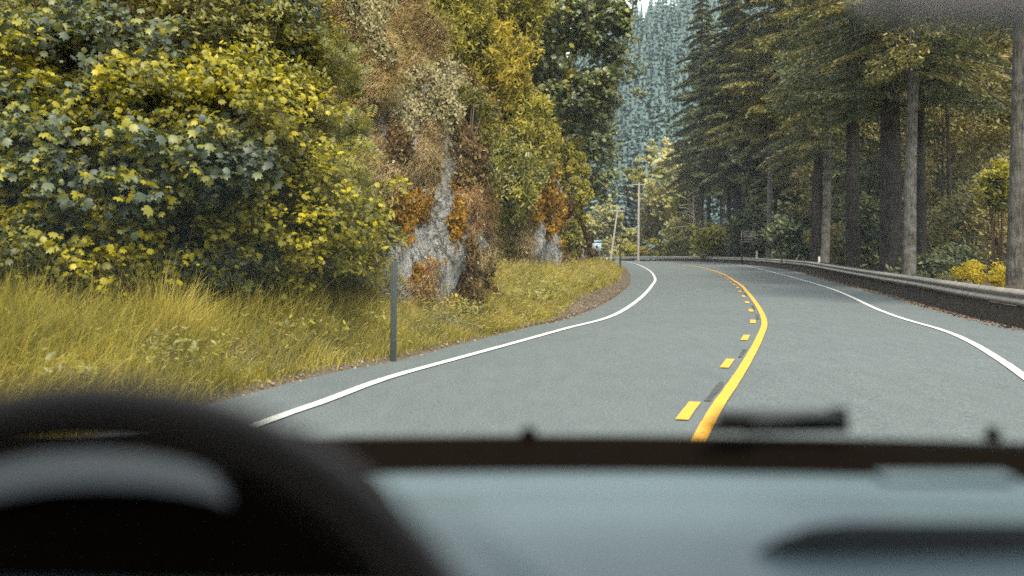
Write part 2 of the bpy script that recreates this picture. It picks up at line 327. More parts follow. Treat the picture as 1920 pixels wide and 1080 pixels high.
# ground
offL = -np.r_[300, 160, 90, 50, 30, 20, 14, 10, 8, 7, 6, 5, 4.3, 3.6, 3, 2.5, 2, 1.6, 1.2, .9, .6, .35, .15, 0]
offR = np.r_[0, .3, .8, 1.2, 2, 3, 4.5, 6, 9, 13, 20, 30, 45, 60, 80, 110, 150, 200, 260, 400]
gy = np.concatenate([np.arange(-60, 5, 5), np.arange(5, 60, .6), np.arange(60, 180, 1.5), np.arange(180, 560, 6)])
cols = [np.stack([XL(gy) + o for o in offL], 1), np.stack([XL(gy) * (1 - t) + (XG(gy) - .9) * t for t in (.06, .2, .4, .6, .8, .94)], 1), np.stack([XG(gy) - .9 + o for o in offR], 1)]
Xg = np.concatenate(cols, 1); Yg = np.repeat(gy[:, None], Xg.shape[1], 1); Zg = Hground(Xg, Yg)
dlm = XL(Yg) - Xg
nz = np.array([noise.fractal(Vector((x * .9, y * .9, 0)), 1, 2, 3) for x, y in zip(Xg.ravel(), Yg.ravel())]).reshape(Xg.shape)
Zg = Zg + nz * .07 * sstep(.1, .8, dlm)
V, Fc = grid(Xg, Yg, Zg); gme = npmesh('ground', V, Fc)
dirt = np.where(dlm > 0, 1 - sstep(.05, .3, dlm - .6 * sstep(17, 24, Yg) * (1 - sstep(60, 85, Yg))), 1.0)
dirt = np.where(Xg > XG(Yg) + .6, .25, dirt)
ca = gme.attributes.new('dirt', 'FLOAT', 'POINT'); ca.data.foreach_set('value', dirt.ravel().astype(np.float32))
ground = tag(link('ground', gme, M['ground'], None, True), kind='structure')
# ------------------------------------------------------------------ cliff
CP = crom([(-15, 3), (-12, 8.5), (-8.5, 11.8), (-5.4, 13.9), (-3.4, 14.9), (-2.1, 15.7), (-1.05, 17.2), (-.4, 19.4), (-1.2, 23.3), (-.5, 28), (.9, 32), (1.9, 38), (2.7, 45), (3.0, 52), (4.2, 60), (5.2, 72), (5.8, 88), (6.4, 108), (6.6, 130), (4, 150), (-8, 165), (-40, 178)], .1)
dd = np.r_[0, np.cumsum(np.linalg.norm(np.diff(CP, axis=0), axis=1))]
us_, s = [], 0
while s < dd[-1]:
    us_.append(s); y = np.interp(s, dd, CP[:, 1]); s += .13 if 12 < y < 30 else (.25 if y < 75 else 1.2)
us_ = np.array(us_); B = np.stack([np.interp(us_, dd, CP[:, 0]), np.interp(us_, dd, CP[:, 1])], 1)
Tn = norm(np.gradient(np.stack([np.interp(us_ , dd, CP[:, 0]), np.interp(us_, dd, CP[:, 1])], 1), axis=0)); Nl = np.stack([-Tn[:, 1], Tn[:, 0]], 1)
hs = np.r_[np.arange(-.6, 8, .13), np.arange(8, 15.1, .3)]
Xc = np.zeros((len(us_), len(hs) + 4)); Yc = Xc.copy(); Zc = Xc.copy()
for i, (b, n) in enumerate(zip(B, Nl)):
    top = 8.5 + 5.5 * sstep(20, 50, b[1]); z0 = float(Hground(b[0], b[1]))
    for j, h in enumerate(hs):
        hh = h * top / 14.8 if h > 8 * 1 else h
        hh = h if h < 6 else 6 + (h - 6) * (top - 6) / 9
        p = Vector((b[0], b[1], h))
        d = .55 * noise.fractal(Vector((p.x * .45, p.y * .45, h * .3)), 1, 2, 5) + .30 * noise.ridged_multi_fractal(Vector((p.x * .8 + 7, p.y * .8, h * .22)), 1, 2, 4, 1, 2) + .10 * noise.fractal(p * 2.4, 1, 2, 3); vd = noise.voronoi(Vector((p.x * 1.1 + .3 * noise.noise(p), p.y * 1.1, h * .55 + .4 * noise.noise(p * .7))))[0]; d += .55 * min(vd[1] - vd[0], .45) - .25 * (vd[0])
        lean = .20 * max(h, 0) + .35 * sstep(2.6, 3.4, h) + .3 * sstep(5, 7, h)
        if b[1] < 16: lean += .25 * max(h, 0)
        q = b + n * (lean - d + .25)
        Xc[i, j], Yc[i, j], Zc[i, j] = q[0], q[1], z0 + hh
    for j, (o, u) in enumerate(((2, .9), (6, 2.5), (16, 6), (60, 22))):
        q = B[i] + n * (4.2 + o); Xc[i, len(hs) + j], Yc[i, len(hs) + j], Zc[i, len(hs) + j] = q[0], q[1], z0 + top + u
V, Fc = grid(Xc, Yc, Zc); cme = npmesh('cliff', V, Fc)
BARE = [(870, 440, 8, 40, -.2), (760, 560, 14, 26, 0), (905, 590, 14, 12, 0), (850, 300, 6, 40, 0), (720, 240, 9, 22, 0), (775, 270, 6, 24, 0), (736, 500, 25, 56, .12), (722, 558, 18, 30, 0), (765, 490, 13, 46, -.3), (795, 475, 9, 22, -.4), (826, 392, 21, 62, -.25), (812, 455, 40, 26, -.4), (843, 505, 13, 46, -.15), (790, 430, 16, 14, 0), (905, 450, 9, 22, 0), (862, 500, 10, 50, -.15), (826, 530, 10, 45, 0), (836, 270, 6, 50, -.1), (838, 320, 7, 30, 0), (645, 322, 9, 26, 0), (698, 325, 6, 12, 0), (677, 225, 10, 28, 0), (797, 165, 8, 28, 0), (1014, 462, 14, 46, 0), (1040, 470, 13, 42, 0), (1000, 500, 14, 10, -.5), (1063, 445, 8, 26, 0), (895, 565, 8, 20, 0), (746, 560, 9, 12, 0), (1090, 478, 8, 14, 0), (905, 520, 6, 12, 0), (1050, 340, 8, 20, 0)]
def inell(px, py, L, grow=1.0):
    r = np.full(px.shape, 9.0)
    for cx, cy, a, b, th in L:
        dx, dy = px - cx, py - cy; c, s_ = math.cos(th), math.sin(th); u = dx * c - dy * s_; v = dx * s_ + dy * c
        r = np.minimum(r, np.sqrt((u / a / grow) ** 2 + (v / b / grow) ** 2))
    return r
px, py = proj(V); r = inell(px, py, BARE, 1.12)
bare = np.clip(1.4 - r * .9, 0, 1); bare[V[:, 1] > 100] = 0
ca = cme.attributes.new('bare', 'FLOAT', 'POINT'); ca.data.foreach_set('value', bare.astype(np.float32))
cliff = tag(link('cliff', cme, M['cliff'], None, False), kind='structure')
cbvh = BVHTree.FromPolygons([Vector(v) for v in V.tolist()], Fc.tolist())
def hit(px, py):
    r = ray(px, py); h = cbvh.ray_cast(Vector((0, 0, CAMH)), Vector(r).normalized(), 250); return h[0]
# ------------------------------------------------------------------ leaf templates
def maple_tpl():
    ang = [-90, -50, -30, 0, 22, 45, 66, 90, 114, 135, 158, 180, 210, 230]; rad = [.30, .36, .22, .42, .24, .50, .26, .62, .26, .50, .24, .42, .22, .36]
    rad = [r_ * .62 + .16 for r_ in rad]; v = [(0, 0, .06)] + [(r_ * math.cos(math.radians(a)), r_ * math.sin(math.radians(a)) + .1, -.10 * (r_ > .36)) for a, r_ in zip(ang, rad)]
    n = len(ang); return np.array(v), np.array([[0, i + 1, (i + 1) % n + 1] for i in range(n)])
MAPLE = maple_tpl()
OVAL = (np.array([(0, -.5, 0), (.22, -.1, -.06), (.13, .3, -.05), (0, .5, 0), (-.13, .3, -.05), (-.22, -.1, -.06), (0, 0, .03)]), np.array([[6, 0, 1], [6, 1, 2], [6, 2, 3], [6, 3, 4], [6, 4, 5], [6, 5, 0]]))
NEED = (np.array([(-.07, -.5, 0), (.07, -.5, 0), (.05, .5, 0), (-.05, .5, 0)]), np.array([[0, 1, 2, 3]]))
CLMP = (np.array([(-.2, -.5, 0), (.24, -.3, .05), (.12, .5, 0), (-.28, .25, -.05)]), np.array([[0, 1, 2, 3]]))
def compound_tpl():                     # a pinnate leaf: leaflets along one rachis, joined at the rib
    v, f = [(0, -.5, 0), (.01, .5, 0)], []
    for k in range(6):
        y = -.35 + k * .14
        for s in (-1, 1):
            i = len(v); l = .26 * (1 - abs(k - 2.5) * .13)
            v += [(0, y, 0), (s * l * .5, y + .01, -.03), (s * l, y + .09, -.06), (s * l * .5, y + .10, -.03)]; f.append([i, i + 1, i + 2, i + 3])
    return np.array(v), np.array(f)
COMP = compound_tpl()
def clumps(c, r, n):                    # clump centres in the outer part of an ellipsoid
    d = norm(rng.normal(size=(n, 3))); k = rng.uniform(.35, 1, (n, 1)) ** .5
    k = np.where(rng.uniform(size=k.shape) < .16, k * 1.3, k); return np.asarray(c) + d * k * np.asarray(r), d
def leaves(cc, per, cr, tpl, size, bias=(.2, -.30, .9), spread=.6, tip=(.35, -.7, -.5), flat=.6):
    n = len(cc); P = np.repeat(cc, per, 0); d = norm(rng.normal(size=(n * per, 3))) * (rng.uniform(0, 1, (n * per, 1)) ** .45) * np.array([1, 1, flat])
    crr = np.repeat(cr * rng.uniform(.6, 1.4, n), per)[:, None]
    P = P + d * crr; N = np.asarray(bias) + rng.normal(size=P.shape) * spread; T = np.asarray(tip) + rng.normal(size=P.shape) * .6
    return inst(tpl, P, N, T, size * rng.uniform(.35, 1.25, len(P)))
def stems(base, cc, rad, k=14):
    idx = rng.choice(len(cc), min(k, len(cc)), replace=False); out = []
    for i in idx:
        a, b = np.asarray(base, float), cc[i]; m = (a + b) / 2 + rng.normal(size=3) * .12 * np.linalg.norm(b - a) * .5; m[2] += .1
        out.append(tube(crom([a, m, b], max(.15, np.linalg.norm(b - a) / 6)), .0 + rad * np.linspace(1, .3, len(crom([a, m, b], max(.15, np.linalg.norm(b - a) / 6)))), 5))
    return cat(out)
def shrub(name, label, catg, c, r, nc, per, cr, tpl, size, m, base=None, group=None, stem=.018, **kw):
    c = np.asarray(c, float); base = np.array([c[0], c[1] + r[1] * .5, c[2] - r[2]]) if base is None else np.asarray(base, float)
    o = empty(name, base, label, catg, group); cc, d = clumps(c, r, nc)
    V, Fc = leaves(cc, per, cr, tpl, size, **kw); link('foliage', npmesh('foliage', V, Fc), m, o)
    V, Fc = stems(base, cc, stem); link('stem', npmesh('stem', V, Fc), M['twig'], o); return o
# ------------------------------------------------------------------ roadside thicket at left (px, py, distance, half-width px, half-height px)
TH = [
 ('maple_shrub', 'big shrub of blue-green maple leaves low at the left edge of the thicket', 120, 330, 11.4, 210, 110, 'maple', MAPLE, .20, 95, 26),
 ('maple_shrub', 'blue-green maple shrub high at the upper left beside the yellow band', 110, 130, 12.2, 190, 110, 'maple', MAPLE, .18, 80, 26),
 ('maple_shrub', 'yellow-leaved maple shrub running down the middle of the thicket', 300, 215, 12.0, 230, 85, 'mapley', MAPLE, .15, 95, 32),
 ('maple_shrub', 'blue-green maple spray in the middle of the thicket above the yellow leaves', 360, 310, 11.7, 130, 50, 'maple', MAPLE, .20, 36, 22),
 ('maple_shrub', 'yellow maple shrub at the foot of the thicket near the rock', 490, 375, 12.6, 165, 105, 'mapley', MAPLE, .14, 80, 32),
 ('maple_shrub', 'dark low maple shrub in the shade above the grass', 290, 440, 12.3, 200, 85, 'mapley', MAPLE, .17, 70, 26),
 ('maple_shrub', 'yellow-green maple shrub touching the grass at the far left', 50, 470, 11.2, 150, 75, 'mapley', MAPLE, .17, 56, 26),
 ('vine_maple', 'dark olive small-leaved shrub at the top of the thicket', 390, 110, 14.0, 190, 130, 'olive', OVAL, .115, 90, 60),
 ('vine_maple', 'olive shrub with tiny leaves at the top left corner', 150, 0, 13.6, 220, 80, 'olive', OVAL, .12, 60, 50),
 ('ash_shrub', 'pale green shrub with feathery leaves beside the rock face', 585, 185, 14.5, 85, 110, 'fresh', COMP, .34, 48, 22),
 ('ash_shrub', 'yellow-green feathery shrub between the maples and the rock', 560, 330, 14.0, 110, 120, 'fresh', COMP, .30, 52, 22),
 ('hazel_shrub', 'yellow leafy shrub hanging over the left foot of the rock', 650, 430, 14.9, 75, 65, 'mapley', OVAL, .13, 40, 34),
 ('hazel_shrub', 'grey-green oval-leaved shrub near the top beside the golden bush', 480, 60, 14.2, 90, 100, 'maple', OVAL, .15, 40, 34),
 ('golden_shrub', 'golden small-leaved shrub at the top beside the dry slope', 585, 50, 17.0, 55, 60, 'gold', OVAL, .09, 50, 50),
 ('maple_shrub', 'bright yellow maple shrub at the left edge under the top corner', 20, 220, 12.6, 120, 90, 'mapley', MAPLE, .16, 60, 28),
 ('vine_maple', 'olive-yellow small-leaved shrub right of the yellow maples near the top', 300, 30, 13.4, 150, 80, 'fresh', OVAL, .11, 70, 50),
 ('vine_maple', 'dark olive shrub in the middle between the yellow maples and the feathery shrubs', 440, 250, 13.6, 120, 90, 'olive', OVAL, .10, 70, 55),
 ('maple_shrub', 'low yellow-green maple sprays spilling on the grass at the far left', 140, 505, 11.5, 150, 34, 'mapley', MAPLE, .16, 40, 26),
 ('maple_shrub', 'low green maple sprays spilling on the grass in the middle of the thicket', 370, 495, 12.5, 130, 36, 'maple', MAPLE, .16, 40, 26),
 ('hazel_shrub', 'low yellow-green leaves at the grass edge left of the bramble', 520, 485, 13.2, 110, 44, 'mapley', OVAL, .12, 46, 40),
 ('vine_maple', 'yellow small-leaved shrub high in the middle of the thicket', 470, 170, 13.2, 110, 70, 'mapley', OVAL, .11, 60, 50),
 ('vine_maple', 'dark olive leaves in the hollow at the top left between the maples', 60, 90, 13.4, 120, 60, 'olive', OVAL, .11, 60, 45),
 ('bramble', 'dark bramble mound low beside the leaning reflector post', 620, 500, 14.2, 95, 55, 'olive', COMP, .28, 40, 16),
]
for nm, lb, x, y, Z, a, b, m, tpl, sz, nc, per in TH:
    c = at(x, y, Z); k = Z / F
    shrub(nm, lb, 'shrub', c, (a * k * 1.25, .95, b * k * 1.25), int(nc * 2.1), int(per * 1.15), .25, tpl, sz * (.68 if tpl is MAPLE else .9), M[m], (c[0] - .3, c[1] + 1.2, float(Hground(c[0], c[1])) + .1), 'shrubs of the roadside thicket', spread=.6)
# fern at the foot of the rock
def fern(c, n, L, m, label):
    o = empty('fern', c, label, 'fern', 'ferns at the foot of the thicket'); P, N, T, Sz = [], [], [], []
    for i in range(n):
        P, N, T, Sz = [], [], [], []; a = rng.uniform(0, 2 * math.pi); l = L * rng.uniform(.7, 1.1); dr = np.array([math.cos(a), math.sin(a), 0])
        for t in np.linspace(.1, 1, 13):
            p = np.asarray(c) + dr * l * t * .8 + np.array([0, 0, l * (1.1 * t - 1.0 * t * t)])
            sd_ = np.array([-dr[1], dr[0], -.2])
            for sg in (-1, 1):
                w = l * .26 * (1.05 - t); P.append(p + sg * sd_ * w * .46); N.append([0, -.2, 1]); T.append(sg * sd_ + dr * .4); Sz.append(w + .02)
        rib = tube([np.asarray(c) + dr * l * t * .8 + np.array([0, 0, l * (1.1 * t - 1.0 * t * t)]) for t in np.linspace(.02, 1, 7)], .006, 4)
        V, Fc = inst((NEED[0] * np.array([2.2, 1, 1]), NEED[1]), np.array(P), np.array(N), np.array(T), np.array(Sz)); V, Fc = cat([(V, Fc), rib]); link('frond', npmesh('frond', V, Fc), m, o)
fern(at(665, 545, 14.4), 26, .55, M['olive'], 'dark green fern at the foot of the thicket beside the rock')
fern(at(605, 500, 14.2), 22, .5, M['sedge'], 'pale grey-green fern below the yellow maple leaves')
# ------------------------------------------------------------------ growth on the cliff
REG = [  # px, py, a, b, kind
 (745, 405, 66, 52, 'moss'), (850, 400, 12, 95, 'moss'), (800, 250, 30, 60, 'tan'), (1028, 372, 34, 52, 'moss'), (700, 290, 40, 50, 'tan'), (690, 300, 26, 22, 'moss'), (705, 500, 16, 60, 'moss'), (780, 520, 10, 60, 'moss'), (1050, 420, 12, 40, 'moss'),
 (720, 160, 45, 60, 'tan'), (690, 350, 80, 45, 'tan'), (790, 335, 45, 35, 'tan'), (790, 540, 55, 45, 'rusty'), (885, 380, 34, 55, 'rusty'), (905, 480, 30, 45, 'tan'), (845, 555, 18, 45, 'rusty'), (750, 60, 70, 50, 'tan'), (820, 200, 40, 60, 'lichen'), (760, 200, 40, 60, 'lichen'),
 (915, 540, 40, 55, 'brown'), (870, 520, 22, 70, 'brown'), (740, 260, 30, 50, 'brown'), (960, 560, 30, 30, 'tan'), (880, 300, 40, 60, 'brown'), (650, 120, 70, 110, 'tan'), (700, 60, 60, 80, 'lichen'),
 (965, 440, 36, 70, 'straw'), (1010, 540, 60, 30, 'straw'), (1080, 430, 25, 60, 'brown'), (985, 470, 24, 50, 'tan'), (1075, 330, 30, 60, 'olive'), (960, 330, 50, 60, 'olive')]
NT = 52000
tpx = rng.uniform(560, 1115, NT); tpy = rng.uniform(-60, 620, NT)
pts, kinds = [], []
for x, y in zip(tpx, tpy):
    if inell(np.array([x]), np.array([y]), BARE)[0] < 1.15 + .45 * noise.noise(Vector((x * .05, y * .05, 0))): continue
    jx, jy = x + 22 * noise.noise(Vector((x * .02, y * .02, 5))), y + 22 * noise.noise(Vector((x * .02, y * .02, 9)))
    best, bk = 9, 'brown'
    for cx, cy, a, b, k in REG:
        r = ((jx - cx) / a) ** 2 + ((jy - cy) / b) ** 2
        if r < best: best, bk = r, k
    if best > 2.2: bk = random.choice(['brown', 'tan', 'moss', 'lichen', 'olive'])
    elif random.random() < .12: bk = random.choice(['brown', 'tan', 'lichen'])
    h = hit(x, y)
    if h is None or h.y > 70: continue
    pts.append(h); kinds.append(bk)
pts = np.array([tuple(p) for p in pts]); kinds = np.array(kinds)
LBL = {'moss': 'orange_moss', 'tan': 'dry_grass', 'rusty': 'rusty_grass', 'brown': 'brown_growth', 'lichen': 'pale_herbs', 'straw': 'straw_grass', 'olive': 'ground_cover'}
TXT = {'moss': 'orange moss hanging on the rock face', 'tan': 'tan dry grass hanging on the cliff', 'rusty': 'rust-coloured dry grass on the cliff', 'brown': 'dark brown growth in the hollows of the cliff', 'lichen': 'pale flowering herbs on the upper cliff', 'straw': 'straw-coloured grass in the gully between the two rock faces', 'olive': 'olive ground cover on the cliff'}
CAT = {'moss': 'moss', 'tan': 'dry grass', 'rusty': 'dry grass', 'brown': 'undergrowth', 'lichen': 'herbs', 'straw': 'dry grass', 'olive': 'undergrowth'}
def blades(P, H, Wd, bend, az, down=0.0, lo=0):
    n = len(P); H = np.broadcast_to(H, n); Wd = np.broadcast_to(Wd, n); bend = np.broadcast_to(bend, n)
    dr = np.stack([np.cos(az), np.sin(az), 0 * az], 1); sd_ = np.stack([-np.sin(az + 1.0), np.cos(az + 1.0), 0 * az], 1); V = []
    for t in (0, .4, .75, 1):
        c = P + np.array([0, 0, 1]) * (H * (t * (1 - down) - (.45 * bend + down * .5) * t * t))[:, None] + dr * (H * bend * t ** 1.6)[:, None]
        w = (Wd * (1 - .8 * t))[:, None]; V += [c - sd_ * w, c + sd_ * w]
    V = np.stack(V, 1).reshape(-1, 3); f = np.array([[0, 1, 3, 2], [2, 3, 5, 4], [4, 5, 7, 6]])
    return V, (f[None] + (np.arange(n) * 8)[:, None, None]).reshape(-1, 4)
for k in LBL:
    P0 = pts[kinds == k]
    if not len(P0): continue
    rep = {'moss': 5, 'brown': 4}.get(k, 4); P = np.repeat(P0, rep, 0); sc = P[:, 1:2] / 18
    P = P + rng.normal(size=P.shape) * .045 * sc; n = len(P); s1 = sc[:, 0]
    if k in ('moss', 'brown', 'lichen', 'olive'):
        sz = {'moss': .06, 'brown': .07, 'lichen': .06, 'olive': .08}[k] * s1 * rng.uniform(.5, 1.5, n)
        P = P + np.array([.3, -.8, .1]) * rng.uniform(0, .12, (n, 1)) * sc
        V, Fc = inst(CLMP, P, np.array([.3, -.6, .5]) + rng.normal(size=P.shape) * .7, np.array([.1, -.3, -1]) + rng.normal(size=P.shape) * .5, sz)
    else:
        az = rng.normal(-1.1, .7, n); V, Fc = blades(P, rng.uniform(.12, .36, n) * np.sqrt(s1), .0045 * s1, rng.uniform(.4, 1.1, n), az, .55)
    tag(link(LBL[k], npmesh(LBL[k], V, Fc), M[k]), TXT[k], CAT[k], kind='stuff')
# wispy shrubs rooted on the cliff
CS = [
 ('broom_shrub', 'olive feathery shrub at the top of the cliff, leftmost of its kind', 835, 50, 72, 105, 'broom', 0),
 ('broom_shrub', 'golden wispy shrub with an orange patch hanging over the rock', 905, 150, 75, 110, 'gold', 0),
 ('broom_shrub', 'yellow-green wispy shrub low beside the orange one', 960, 250, 75, 75, 'broom', 0),
 ('broom_shrub', 'tall rounded golden plume of shrub below the dark maple', 1000, 110, 62, 110, 'broom', 4),
 ('broom_shrub', 'yellow shrub at the top edge in front of the dark maple', 900, 10, 110, 60, 'broom', 3),
 ('broom_shrub', 'green-yellow shrub hanging in the middle of the cliff beside the gully', 945, 345, 52, 75, 'fresh', 0),
 ('broom_shrub', 'olive wispy shrub above the far rock face', 1040, 240, 50, 60, 'broom', 3),
 ('broom_shrub', 'yellow-olive shrub at the right end of the far rock', 1068, 350, 28, 80, 'broom', 2),
 ('broom_shrub', 'dark olive shrub over the cliff between the golden plumes', 880, 240, 40, 60, 'olive', 0),
 ('broom_shrub', 'yellow-green bush at the foot of the far cliff beside the bank', 1066, 450, 20, 35, 'fresh', 3),
]
for nm, lb, x, y, a, b, m, dz in CS:
    h = hit(x, min(y + b * .5, 470)); h2 = hit(x, y); Z = (h2 or h).y if (h2 or h) else 40
    Z = min(Z, (h.y if h else Z) + 3) - .5; c = at(x, y, Z); k = Z / F
    shrub(nm, lb, 'shrub', c, (a * k, .8 + Z * .012, b * k), int(80 + a * b * .014), 190, min(.019 * Z, .32 * min(a, b) * k), NEED[0:1] and (NEED[0] * np.array([2.6, 1, 1]), NEED[1]), .0046 * Z, M[m],
          (h.x, h.y + .2, h.z) if h else None, 'wispy shrubs on the cliff', stem=.02, bias=(.2, -.7, .4), tip=(.3, -.2, .7), spread=.8, flat=1.2)
# dark maples at the right end of the cliff
def leafy_tree(name, label, catg, base, height, blobs, m, tpl, size, trunk_r, barkm, per=26, crf=.16, dens=60, group=None, **kw):
    base = np.asarray(base, float); o = empty(name, base, label, catg, group); parts, st = [], []
    top = np.array([base[0], base[1], base[2] + height])
    tr = crom([base, base + (top - base) * .5 + rng.normal(size=3) * height * .02, top], height / 8); st.append(tube(tr, trunk_r * np.linspace(1, .25, len(tr)), 8))
    for c, r in blobs:
        cc, d = clumps(c, r, dens); parts.append(leaves(cc, per, max(r) * crf * 1.6, tpl, size, **kw))
        mid = base + (top - base) * .45; st.append(stems(mid, cc, trunk_r * .16, 4))
    V, Fc = cat(parts); link('crown', npmesh('crown', V, Fc), m, o); V, Fc = cat(st); link('trunk', npmesh('trunk', V, Fc), barkm, o); return o
def pxblob(x, y, Z, a, b, dy=None): k = Z / F; return (at(x, y, Z), (a * k, (a + b) / 2 * k if dy is None else dy, b * k))
leafy_tree('maple_tree', 'large dark green maple leaning over the right end of the cliff', 'tree', at(1040, 330, 54), 9, [pxblob(1090, 120, 51, 88, 120), pxblob(1060, 30, 51, 120, 70), pxblob(1120, 50, 50, 66, 60), pxblob(1100, 190, 50, 60, 60), pxblob(1000, 20, 54, 90, 50)], M['dmaple'], MAPLE, .34, .2, M['bark'], per=26, crf=.14, dens=95, spread=.6)
leafy_tree('maple_tree', 'dark maple hanging low beyond the cliff above the roadside sign', 'tree', at(1085, 400, 66), 6, [pxblob(1128, 300, 64, 30, 75), pxblob(1105, 250, 64, 40, 50)], M['dmaple'], MAPLE, .36, .14, M['bark'], per=24, crf=.16, dens=42, spread=.5)
leafy_tree('maple_tree', 'thin dark branches against the sky at the top of the gap', 'tree', at(1100, 60, 47), 3, [pxblob(1180, -14, 47, 34, 26)], M['dmaple'], OVAL, .25, .06, M['bark'], per=14, crf=.15, dens=26)
# ------------------------------------------------------------------ verge grass
def verge(n, ymin, ymax, pw, dmin=.12, dmax=6):
    u = rng.uniform(0, 1, n); Y = (ymin ** -pw + u * (ymax ** -pw - ymin ** -pw)) ** (-1 / pw)
    cx = np.interp(Y, CP[:, 1], CP[:, 0]); w = np.clip(XL(Y) - cx, .5, 7)
    d = dmin + rng.uniform(0, 1, n) ** .85 * (w - dmin + .2); X = XL(Y) - d
    md = .5 * sstep(17, 24, Y) * (1 - sstep(60, 85, Y)); keep = (d > md * rng.uniform(.75, 1.1, n)) & (rng.uniform(0, 1, n) < sstep(-.1, .3, d - md) + .35)
    return X[keep], Y[keep], d[keep]
X, Y, d = verge(190000, 6.5, 75, .9, .02); n = len(X); P = np.stack([X, Y, Hground(X, Y) - .02], 1); lod = np.clip(Y / 13, .8, 4)
cl = np.array([noise.noise(Vector((x * 1.6, y * 1.6, 2))) for x, y in zip(X, Y)])
H = (.20 + .52 * sstep(.05, 1.5, d)) * (1 + .7 * cl) * rng.uniform(.6, 1.25, n) * (1 - .4 * sstep(12.5, 15.5, Y))
V, Fc = blades(P, H, .0045 * lod * rng.uniform(.6, 1.4, n), rng.uniform(.05, .75, n), rng.uniform(0, 6.28, n))
tag(link('grass', npmesh('grass', V, Fc), M['grass']), 'tall yellow-green grass on the left verge', 'grass', kind='stuff')
X, Y, d = verge(15000, 6.5, 60, .9); n = len(X); P = np.stack([X, Y, Hground(X, Y) - .02], 1); lod = np.clip(Y / 13, .8, 4)
V, Fc = blades(P, (.2 + .42 * sstep(.2, 1.6, d)) * rng.uniform(.7, 1.25, n), .0036 * lod, rng.uniform(.3, 1.1, n), rng.normal(-.4, .9, n))
Pt = V.reshape(-1, 8, 3)[:, 6]; a = inst((NEED[0] * np.array([1.0, 1, 1]), NEED[1]), Pt, rng.normal(size=(n, 3)) + np.array([0, -1, .3]), Pt - V.reshape(-1, 8, 3)[:, 4] + rng.normal(size=(n, 3)) * .02, .055 * np.sqrt(lod) * rng.uniform(.4, 1.3, n))
V, Fc = cat([(V, Fc), a])
tag(link('seed_grass', npmesh('seed_grass', V, Fc), M['straw']), 'straw-coloured seed heads above the verge grass', 'grass', kind='stuff')
X, Y, d = verge(20000, 8, 16, .9); k = (d < 2.2) & (X > -5); X, Y, d = X[k], Y[k], d[k]; n = len(X); P = np.stack([X, Y, Hground(X, Y) - .02], 1)
V, Fc = blades(P, (.1 + .3 * sstep(0, 1, d)) * rng.uniform(.7, 1.2, n), .0055, rng.uniform(.2, .9, n), rng.normal(-.8, .9, n))
tag(link('pale_grass', npmesh('pale_grass', V, Fc), M['sedge']), 'grey-green grass along the asphalt edge', 'grass', kind='stuff')
X, Y, d = verge(5200, 7, 30, .9); k = d > .5; X, Y, d = X[k], Y[k], d[k]; m_ = np.array([noise.noise(Vector((x * .8, y * .8, 7))) for x, y in zip(X, Y)]) > .08; X, Y = X[m_], Y[m_]
P = np.repeat(np.stack([X, Y, Hground(X, Y) + rng.uniform(.12, .4, len(X))], 1), 5, 0); P = P + rng.normal(size=P.shape) * .07
V, Fc = inst((OVAL[0] * np.array([1.2, 1, 1]), OVAL[1]), P, np.array([.1, -.4, .9]) + rng.normal(size=P.shape) * .5, rng.normal(size=P.shape), rng.uniform(.03, .10, len(P)))
tag(link('weeds', npmesh('weeds', V, Fc), M['fresh']), 'broad-leaved weeds scattered through the verge grass', 'weeds', kind='stuff')
# stones and clods on the dirt strip, litter by the rail
def rubble(name, X, Y, sz, m, label, ct):
    n = len(X); ico = bmesh.new(); bmesh.ops.create_icosphere(ico, subdivisions=1, radius=.5); tv = np.array([v.co for v in ico.verts]); tf = np.array([[v.index for v in f.verts] for f in ico.faces]); ico.free()
    P = np.stack([X, Y, Hground(X, Y) + .005], 1); V, Fc = inst((tv * np.array([1, 1.2, .7]), tf), P, rng.normal(size=(n, 3)), rng.normal(size=(n, 3)), sz * rng.uniform(.3, 1.3, n)); V = V + rng.normal(size=V.shape) * .1 * sz
    tag(link(name, npmesh(name, V, Fc), m), label, ct, kind='stuff')
Y = rng.uniform(17, 75, 5000); X = XL(Y) - .05 - rng.uniform(0, 0.65, 5000) * sstep(16, 24, Y); rubble('gravel', X, Y, .07, plain('clod', (.12, .095, .07), .95, .1, .5, 9), 'brown clods and stones on the bare strip beside the road', 'gravel')
Y = rng.uniform(8, 24, 420); X = XL(Y) + .10 - rng.uniform(0, .5, 420); rubble('roadside_stones', X, Y, .035, plain('stone', (.24, .20, .16), .95, .1, .4, 9), 'pale pebbles along the asphalt edge', 'gravel')
Y = rng.uniform(18, 60, 9000); X = XG(Y) - .75 + rng.normal(.25, .22, 9000)
P = np.stack([X, Y, Hground(X, Y) + .02], 1); V, Fc = inst(CLMP, P, rng.normal(size=P.shape) * .4 + np.array([0, 0, 1]), rng.normal(size=P.shape), rng.uniform(.03, .1, len(P)))
tag(link('leaf_litter', npmesh('leaf_litter', V, Fc), plain('litter', (.16, .11, .08), .95, .1, .5, 20)), 'brown needle litter under the guardrail', 'leaf litter', kind='stuff')
